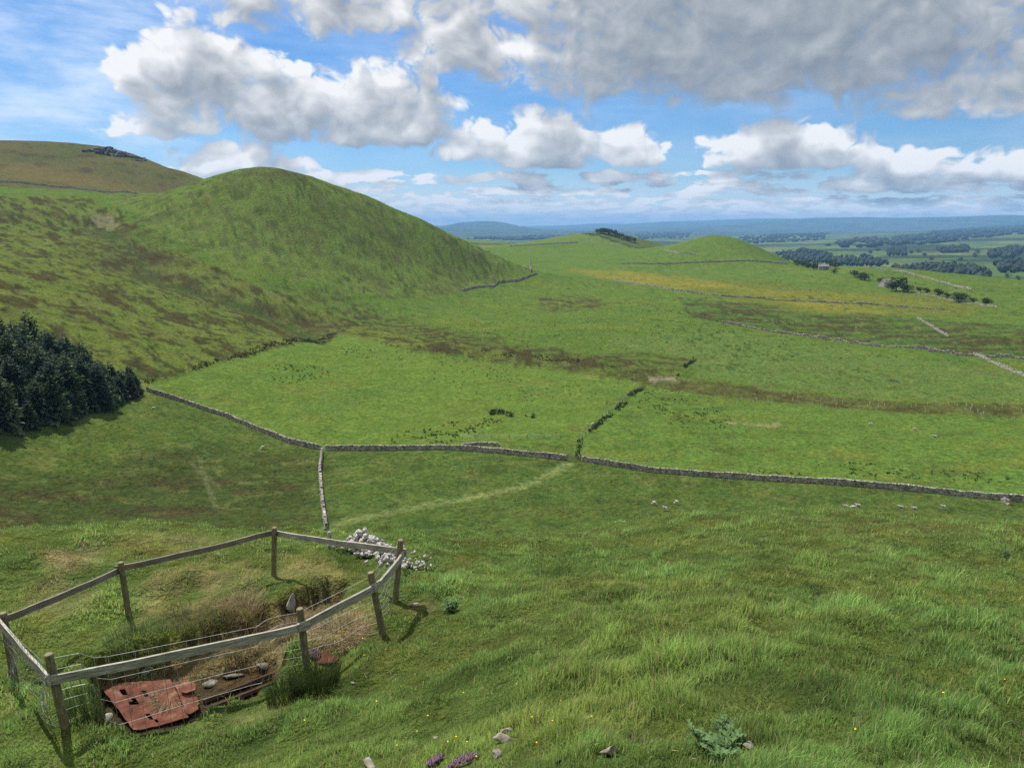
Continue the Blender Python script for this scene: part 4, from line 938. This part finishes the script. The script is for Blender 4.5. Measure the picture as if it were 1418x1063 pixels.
for _ in range(6000):
    q = lo + (hi - lo) * rng.random(2)
    if inpoly(q[:1], q[1:], PLp)[0] and all((q[0] - a[0]) ** 2 + (q[1] - a[1]) ** 2 > 3.0 ** 2 for a in pts): pts.append(q)
edge_s = segdist(np.array([q[0] for q in pts]), np.array([q[1] for q in pts]), [tuple(v) for v in PLp])
order = np.argsort([q[1] + 0.4 * q[0] for q in pts])
for k, i in enumerate(order[:260]):
    q = pts[i]; tr_, cr_, h = FIRS[k % 4]; root = empty('conifer_tree', (q[0], q[1], gh(q[0], q[1])), random.random() * 6.28)
    s = random.uniform(.68, 1.15) * (0.72 if edge_s[i] < 2 and random.random() < .4 else 1.0); tip = 0.55 + 0.45 * float(sstep(0, 26, math.hypot(q[0] - PLp[5][0], q[1] - PLp[5][1]))); s *= tip; root.scale = (s * 1.1, s * 1.1, s * random.uniform(.85, 1.1))
    link('trunk', tr_, root); link('crown', cr_, root)
    tag(root, 'dark conifer in the dense plantation below the rough slope', 'tree', 'conifers of the plantation')
def broad_shape(seed, h, w, nl, leaf, colr):
    g = np.random.default_rng(seed); nl_ = max(4, nl // 34); cc = []; VV = []; CC = []
    lob = [np.array([g.normal() * w * .22, g.normal() * w * .22, h * (0.26 + 0.46 * g.random())]) for _ in range(nl_)]; lr_ = [w * g.uniform(.24, .38) for _ in lob]
    for i in range(nl):
        k = g.integers(nl_); d = g.normal(size=3); d /= np.linalg.norm(d); p = lob[k] + d * lr_[k] * (0.55 + 0.5 * g.random()) * np.array([1, 1, .85])
        a = g.normal(size=3); a /= np.linalg.norm(a); b_ = np.cross(a, g.normal(size=3)); b_ /= np.linalg.norm(b_); s = leaf * g.uniform(.6, 1.3); col = np.array(colr) * g.uniform(.6, 1.4)
        VV += [p - a * s, p + b_ * s * .8, p + a * s, p - b_ * s * .7]; CC += [col] * 4
    return np.array(VV), np.array(CC)
def broad_mesh(seed, h, w, nl, leaf, colr):
    V, c = broad_shape(seed, h, w, nl, leaf, colr); return mesh('crown', V, np.arange(len(V)).reshape(-1, 4), M_LEAF, False, c)
def btrunk(h, w):
    mb = MB(); mb.tube([(0, 0, -.3), (.05, 0, h * .25), (0, .1, h * .6)], [h * .03, h * .024, h * .012], 6)
    for k in range(4): a = k * 1.6; mb.tube([(.04, 0, h * .25), (math.cos(a) * w * .2, math.sin(a) * w * .2, h * .55)], [h * .014, h * .006], 5)
    return mb.mesh('trunk', M_BARK)
BR = [(btrunk(10, 8), broad_mesh(500 + i, 10, w, 420, .55, (0.036, 0.058, 0.020))) for i, w in enumerate((8.5, 10, 7))]
def btree(px, py, hpx, label, rmin, group=None, wide=1.0):
    p = on(px, py, rmin); h = hpx * p.length / 1150.0; tr_, cr_ = BR[random.randrange(3)]; root = empty('broadleaf_tree', p, random.random() * 6.28); s = h / 9.3; root.scale = (s * wide, s * wide, s)
    link('trunk', tr_, root); link('crown', cr_, root); return tag(root, label, 'tree', group)
btree(1241, 403, 20, 'tall dark tree standing behind the stone barn', 450); btree(1235, 403, 14, 'shorter dark tree leaning against the tallest hedgerow tree', 450); btree(1255, 405, 13, 'low wide thorn beside the tallest hedgerow tree', 450, wide=1.3)
btree(1218, 393, 9, 'small round thorn at the gable end of the barn', 450)
for px, py, h in ((1184,384,10), (1192,387,9), (1197,388,11), (1274,405,8), (1283,407,9), (1299,411,12), (1311,413,8), (1327,418,13), (1332,418,11), (1348,420,8), (1366,423,11), (1155,379,7)):
    btree(px, py, h, 'round dark thorn tree in the hedgerow along the low wall', 450, 'hedgerow thorn trees', random.uniform(1, 1.35))
for px, py, h in ((1104,368,8), (1112,370,10), (1119,372,9), (1127,374,12), (1134,374,10), (1150,371,12), (1157,372,10), (1144,374,7)):
    btree(px, py, h, 'dark tree in the farmstead clump under the small round hill', 600, 'trees round the farmstead', 1.2)
for px, py, h in ((828,321,7), (833,321,9), (838,322,10), (844,323,10), (849,324,9), (855,326,8), (861,328,8), (867,330,7), (872,332,8), (878,333,7)):
    btree(px, py + 2, h * 0.95, 'dark tree in the clump crowning the wooded knoll', 1000, 'trees on the knoll', 1.25)
btree(1106, 364, 6, 'tiny thorn bush on the flank of the small round hill', 600)
# distant woods: masses of trees
def wood(pts, cnt, h, label, rmin, wide=1.0):
    pl = np.array(poly(pts, rmin)); lo, hi = pl.min(0), pl.max(0); VV = []; CC = []; FF = []; off = 0; k = 0; tries = 0
    BV, BF = ICO1
    while k < cnt and tries < cnt * 60:
        tries += 1; q = lo + (hi - lo) * rng.random(2)
        if not inpoly(q[:1], q[1:], pl)[0]: continue
        hh = h * rng.uniform(.7, 1.25); g = rng.normal(size=BV.shape) * .16; V = (BV + g) * np.array([hh * .42 * wide, hh * .42 * wide, hh * .52]); V += np.array([q[0], q[1], gh(q[0], q[1]) + hh * .45])
        VV.append(V); FF.append(BF + off); off += len(V); CC.append(np.array([0.022, 0.036, 0.017]) * rng.uniform(.6, 1.5) * np.ones((len(V), 1)) * rng.uniform(.7, 1.3, (len(V), 1))); k += 1
    tag(link('woodland', mesh('woodland', np.concatenate(VV), np.concatenate(FF), M_LEAF, False, np.concatenate(CC))), label, 'woodland', kind='stuff')
wood([(1236,374),(1290,370),(1340,372),(1372,382),(1368,390),(1320,388),(1260,384)], 260, 15, 'dense dark wood just beyond the rim wall', 1000)
wood([(1075,352),(1110,346),(1150,352),(1160,364),(1110,366),(1085,362)], 260, 14, 'dark wood behind the small round hill', 1100)
wood([(1150,360),(1200,355),(1235,366),(1215,370),(1160,368)], 160, 13, 'trees strung along the valley bottom beyond the farmstead', 1100)
wood([(1375,366),(1418,362),(1440,372),(1440,380),(1385,378)], 120, 15, 'wood at the valley edge right of the rim', 1100)
wood([(1365,352),(1395,344),(1418,346),(1412,358),(1375,360)], 140, 16, 'rounded wood on the far slope', 1400)
wood([(1297,345),(1340,341),(1343,350),(1300,351)], 120, 15, 'square plantation among far fields', 1400)
wood([(1226,346),(1253,343),(1255,354),(1230,355)], 90, 14, 'compact copse among far fields', 1400)
wood([(1130,343),(1180,332),(1250,328),(1330,318),(1440,308),(1440,322),(1340,332),(1260,340),(1180,346)], 900, 20, 'long dark forest belt across the far valley', 1800, 2.6)
wood([(1000,332),(1060,326),(1150,322),(1140,332),(1050,338)], 260, 18, 'scattered dark woods behind the small round hill', 1600, 2.2)
wood([(880,326),(920,322),(960,322),(950,330),(890,332)], 160, 17, 'dark valley wood seen past the wooded knoll', 1600, 2.0)
wood([(640,331),(720,328),(800,326),(820,330),(720,333)], 300, 20, 'dark line of far woods under the blue flat-topped hill', 2300, 2.6)
for i, (px, py) in enumerate(((1262,352),(1272,351),(1280,356),(1215,349),(1205,352),(1353,352),(1350,357),(1290,336),(1190,364),(1395,385),(1410,388),(1290,362),(1330,362))):
    btree(px, py, 6, 'lone dark tree in the far valley fields', 1100, 'lone trees of the far valley')
# barn
p = on(1228, 397, 450); bn = empty('stone_barn', p, 0.35); s = 1.0
mb = MB(); mb.box((0, 0, 1.6), (11, 6, 3.8)); mb.add([(-5.5, -3, 3.5), (-5.5, 3, 3.5), (-5.5, 0, 5.6)], [(0, 1, 2)]); mb.add([(5.5, -3, 3.5), (5.5, 0, 5.6), (5.5, 3, 3.5)], [(0, 1, 2)]); mb.build('walls', M_WALL, bn)
mb = MB(); mb.add([(-5.8, -3.4, 3.35), (5.8, -3.4, 3.35), (5.8, 0, 5.8), (-5.8, 0, 5.8), (-5.8, 3.4, 3.35), (5.8, 3.4, 3.35)], [(0, 1, 2, 3), (3, 2, 5, 4)]); mb.add([(-5.8, -3.4, 3.22), (5.8, -3.4, 3.22), (5.8, 0, 5.67), (-5.8, 0, 5.67), (-5.8, 3.4, 3.22), (5.8, 3.4, 3.22)], [(3, 2, 1, 0), (4, 5, 2, 3)]); mb.build('roof', M_SLATE, bn)
mb = MB(); mb.box((1, -3.03, 1.4), (2.4, .1, 2.8)); mb.build('door', M_DARK, bn)
mb = MB(); mb.box((-3, -3.03, 2.0), (.8, .1, .8)); mb.build('window', M_DARK, bn); tag(bn, 'grey stone field barn among the hedgerow trees', 'barn')
p = on(1140, 374, 600); fh = empty('farmhouse', p, -0.3); fh.scale = (.75,) * 3
mb = MB(); mb.box((0, 0, 2.3), (12, 7, 5.2)); mb.add([(-6, -3.5, 4.9), (-6, 3.5, 4.9), (-6, 0, 7.4)], [(0, 1, 2)]); mb.add([(6, -3.5, 4.9), (6, 0, 7.4), (6, 3.5, 4.9)], [(0, 1, 2)]); mb.build('walls', M_PALE, fh)
mb = MB(); mb.add([(-6.3, -3.9, 4.75), (6.3, -3.9, 4.75), (6.3, 0, 7.6), (-6.3, 0, 7.6), (-6.3, 3.9, 4.75), (6.3, 3.9, 4.75)], [(0, 1, 2, 3), (3, 2, 5, 4)]); ro = mb.build('roof', M_SLATE, fh)
for sx_ in (-5.2, 5.2): mb = MB(); mb.box((sx_, 0, 7.9), (.9, .7, 1.6)); mb.build('chimney', M_WALL, ro)
for sx_ in (-3.5, 0, 3.5): mb = MB(); mb.box((sx_, -3.52, 3.4), (1, .1, 1.2)); mb.build('window', M_DARK, fh)
tag(fh, 'pale stone farmhouse among trees under the small round hill', 'house')

# ------------------------------------------------------------------ moor crag
cr = on(165, 214, 900); crag = empty('crag', cr); tag(crag, 'dark gritstone crag breaking the moor skyline', 'crag')
for i in range(26):
    px = 118 + 84 * (i / 25) + random.uniform(-3, 3); py = 207 + 14 * (max(px - 120, 0) / 80) ** 1.6 + random.uniform(-1, 5); big_ = 1.9 if 134 < px < 174 else 1.0
    q = on(px, py, 1000); sz = (random.uniform(9, 16) * big_, random.uniform(7, 12), random.uniform(6, 9) * big_)
    o = link('rock', rock_mesh('rock', 600 + i, sz, M_CRAG, 2, 16, .2), crag); o.location = q - cr + Vector((0, 0, sz[2] * .12)); o.rotation_euler = (random.uniform(-.2, .2), random.uniform(-.2, .2), random.random() * 6)

# ------------------------------------------------------------------ sheep (one skinned body each)
def sheep_mesh(pose):
    if pose == 'lie': J = [((0,0,.32),.24),((.35,0,.34),.23),((-.38,0,.30),.22),((.58,0,.50),.10),((.72,0,.56),.085),((.86,0,.50),.05),((.30,.2,.08),.06),((.5,.2,.05),.04),((.30,-.2,.08),.06),((.5,-.2,.05),.04),((-.4,.2,.08),.06),((-.2,.22,.05),.04),((-.4,-.2,.08),.06),((-.2,-.22,.05),.04)]
    else:
        hd = (((.56,0,.58),.10),((.70,0,.36),.075),((.80,0,.20),.045)) if pose == 'graze' else (((.56,0,.86),.10),((.66,0,.98),.085),((.82,0,.92),.05))
        J = [((0,0,.66),.24),((.36,0,.68),.22),((-.40,0,.66),.22),*hd,((.34,.13,.40),.07),((.34,.13,.02),.03),((.34,-.13,.40),.07),((.34,-.13,.02),.03),((-.38,.13,.40),.08),((-.40,.13,.02),.03),((-.38,-.13,.40),.08),((-.40,-.13,.02),.03)]
    E_ = [(0,1),(0,2),(1,3),(3,4),(4,5),(1,6),(6,7),(1,8),(8,9),(2,10),(10,11),(2,12),(12,13)]
    me = bpy.data.meshes.new('sheep'); me.from_pydata([j[0] for j in J], E_, []); o = bpy.data.objects.new('tmp', me); COL.objects.link(o)
    m = o.modifiers.new('skin', 'SKIN'); m2 = o.modifiers.new('sub', 'SUBSURF'); m2.levels = 1
    for v, j in zip(me.skin_vertices[0].data, J): v.radius = (j[1], j[1])
    me.skin_vertices[0].data[0].use_root = True
    dg = bpy.context.evaluated_depsgraph_get(); dg.update(); res = bpy.data.meshes.new_from_object(o.evaluated_get(dg)); res.name = 'sheep'
    bpy.data.objects.remove(o); res.materials.clear(); res.materials.append(M_WOOL); res.polygons.foreach_set('use_smooth', np.ones(len(res.polygons), dtype=bool)); return res
SH = {k: sheep_mesh(k) for k in ('graze', 'stand', 'lie')}
for px, py, ps, lb, gp in ((363,621,'stand','white sheep standing alone near the downhill wall by the plantation',None), (905,698,'graze','white sheep grazing between the long wall and the grass brow',1), (936,697,'graze','white sheep grazing between the long wall and the grass brow',1), (922,706,'stand','white sheep standing below its two grazing neighbours',None),
        (860,727,'stand','white sheep of the close pair at the edge of the grass brow',2), (867,727,'graze','white sheep of the close pair at the edge of the grass brow',2), (1172,701,'lie','white sheep lying below the long valley wall',3), (1180,702,'lie','white sheep lying below the long valley wall',3), (1189,700,'lie','white sheep lying below the long valley wall',3), (1248,702,'lie','white sheep lying below the long valley wall',3), (1267,704,'lie','white sheep lying below the long valley wall',3), (1307,704,'stand','white sheep standing beyond the lying ones under the valley wall',None),
        (820,588,'graze','white sheep at the wire fence between the bright fields',4), (815,589,'stand','white sheep at the wire fence between the bright fields',4), (1206,588,'graze','white sheep grazing the bright field above the long wall',5), (1267,595,'graze','white sheep grazing the bright field above the long wall',5), (1295,604,'lie','white sheep lying in the bright field above the long wall',None), (212,565,'lie','white sheep resting in the shade under the plantation edge',None)):
    p = on(px, py + 1, 100); o = link('sheep', SH[ps]); o.location = p; o.rotation_euler = (0, 0, random.choice((0, 3.14)) + random.uniform(-.5, .5)); o.scale = (0.88,) * 3
    tag(o, lb, 'sheep', {1: 'grazing sheep above the brow', 2: 'pair of sheep', 3: 'lying sheep', 4: 'sheep by the fence', 5: 'sheep in the bright field'}.get(gp))
# pale tree guards in the brown strip
mb = MB(); mb.tube([(0, 0, -.1), (0, 0, 0.95)], .05, 6); gm = mb.mesh('tree_guard', M_GUARD)
for i in range(46):
    px = 1015 + 400 * random.random(); f = (px - 960) / 458; lo_ = 533 + 24 * f ** .7; py = lo_ + 6 + random.random() * (13 + 3 * f)
    p = on(px, py, 150); o = link('tree_guard', gm); o.location = p; o.rotation_euler = (random.uniform(-.08, .08), random.uniform(-.08, .08), 0); tag(o, 'thin pale tree guard in the brown planted strip', 'tree guard', 'tree guards of the planted strip')
# rushes dotting the fields
def rushes(regions, label, seedw=0.35):
    VV = []; FF = []; CC = []; off = 0
    for pts_, cnt, h in regions:
        pl = np.array(poly(pts_, 100)); lo, hi = pl.min(0), pl.max(0); q = lo + (hi - lo) * rng.random((cnt * 8, 2)); q = q[inpoly(q[:, 0], q[:, 1], pl)]; q = q[nfbm(q[:, 0], q[:, 1], 9, 2, 131) > -0.05][:cnt]
        if not len(q): continue
        q = np.repeat(q, 9, 0) + rng.normal(0, .16, (len(q) * 9, 2)); k = len(q); c = np.array([0.034, 0.058, 0.020]) * (0.6 + 0.8 * rng.random((k, 1)))
        V, F, cc = blades(q[:, 0], q[:, 1], gheight(q[:, 0], q[:, 1]), h * (0.6 + .6 * rng.random(k)), np.full(k, .10), .5 * rng.random(k), rng.random(k) * 6.28, c, c * 1.2); VV.append(V); FF.append(F + off); CC.append(cc); off += len(V)
    tag(link('field_rushes', mesh('field_rushes', np.concatenate(VV), np.concatenate(FF), M_RUSH, False, np.concatenate(CC))), label, 'rushes', kind='stuff')
rushes([([(370,505),(440,500),(470,520),(440,535),(380,530)], 70, .5), ([(470,478),(560,490),(560,500),(470,492)], 60, .5), ([(540,600),(640,580),(690,575),(700,592),(620,614),(540,615)], 130, .45), ([(600,490),(860,528),(850,560),(700,560),(600,530)], 110, .4),
        ([(676,570),(690,566),(712,573),(710,578),(680,576)], 90, .6), ([(725,576),(740,574),(740,580)], 14, .6), ([(796,636),(800,608),(858,557),(890,529),(897,533),(866,562),(807,609),(802,637)], 620, .75), ([(934,520),(960,496),(965,498),(940,522)], 120, .8), ([(905,535),(1000,560),(1020,590),(960,600),(900,580),(880,560)], 160, .4), ([(1010,655),(1180,640),(1400,655),(1400,672),(1180,660)], 90, .35),
        ([(205,534),(300,503),(430,474),(468,462),(460,459),(425,470),(295,498),(200,528)], 420, .7), ([(600,486),(740,498),(830,505),(890,520),(830,500),(700,485)], 260, .6), ([(560,440),(1000,450),(1300,490),(1300,500),(950,490),(560,470)], 260, .5), ([(870,425),(1000,430),(1100,450),(1000,455)], 120, .6)], 'dark rush clumps dotting the bright enclosed fields')
# stones lying about the hill and slopes
mb = MB(); VV = []; FF = []; off = 0
for i in range(230):
    if i < 120: px, py = random.uniform(280, 640), random.uniform(255, 400)
    elif i < 170: px, py = random.uniform(900, 1300), random.uniform(440, 480)
    else: px, py = random.uniform(560, 900), random.uniform(340, 470)
    p = on(px, py, 200); V, F = rock_shape(700 + i, (random.uniform(.5, 1.5), random.uniform(.4, 1.1), random.uniform(.3, .8)), 1, 4); VV.append(V + np.array(p)); FF.append(F + off); off += len(V)
tag(link('scattered_stones', mesh('scattered_stones', np.concatenate(VV), np.concatenate(FF), M_PALE)), 'scattered pale stones on the hill slopes', 'stones', kind='stuff')

# ------------------------------------------------------------------ haze
zt = max(float(GZ.max()), 140.0) + 30; zb = float(GZ.min()) - 1.0
mb = MB(); mb.box((0, 0, (zt + zb) / 2), (68000, 68000, zt - zb)); hz = bpy.data.materials.new('haze'); hz.use_nodes = True; t = hz.node_tree; t.nodes.clear()
ho = t.nodes.new('ShaderNodeOutputMaterial'); pv = t.nodes.new('ShaderNodeVolumePrincipled'); pv.inputs['Color'].default_value = (0.27, 0.56, 0.96, 1); pv.inputs['Density'].default_value = 6.6e-5; pv.inputs['Anisotropy'].default_value = 0.0
t.links.new(pv.outputs[0], ho.inputs['Volume']); tag(mb.build('haze', hz), 'thin blue summer haze over the distance', 'haze', kind='stuff')
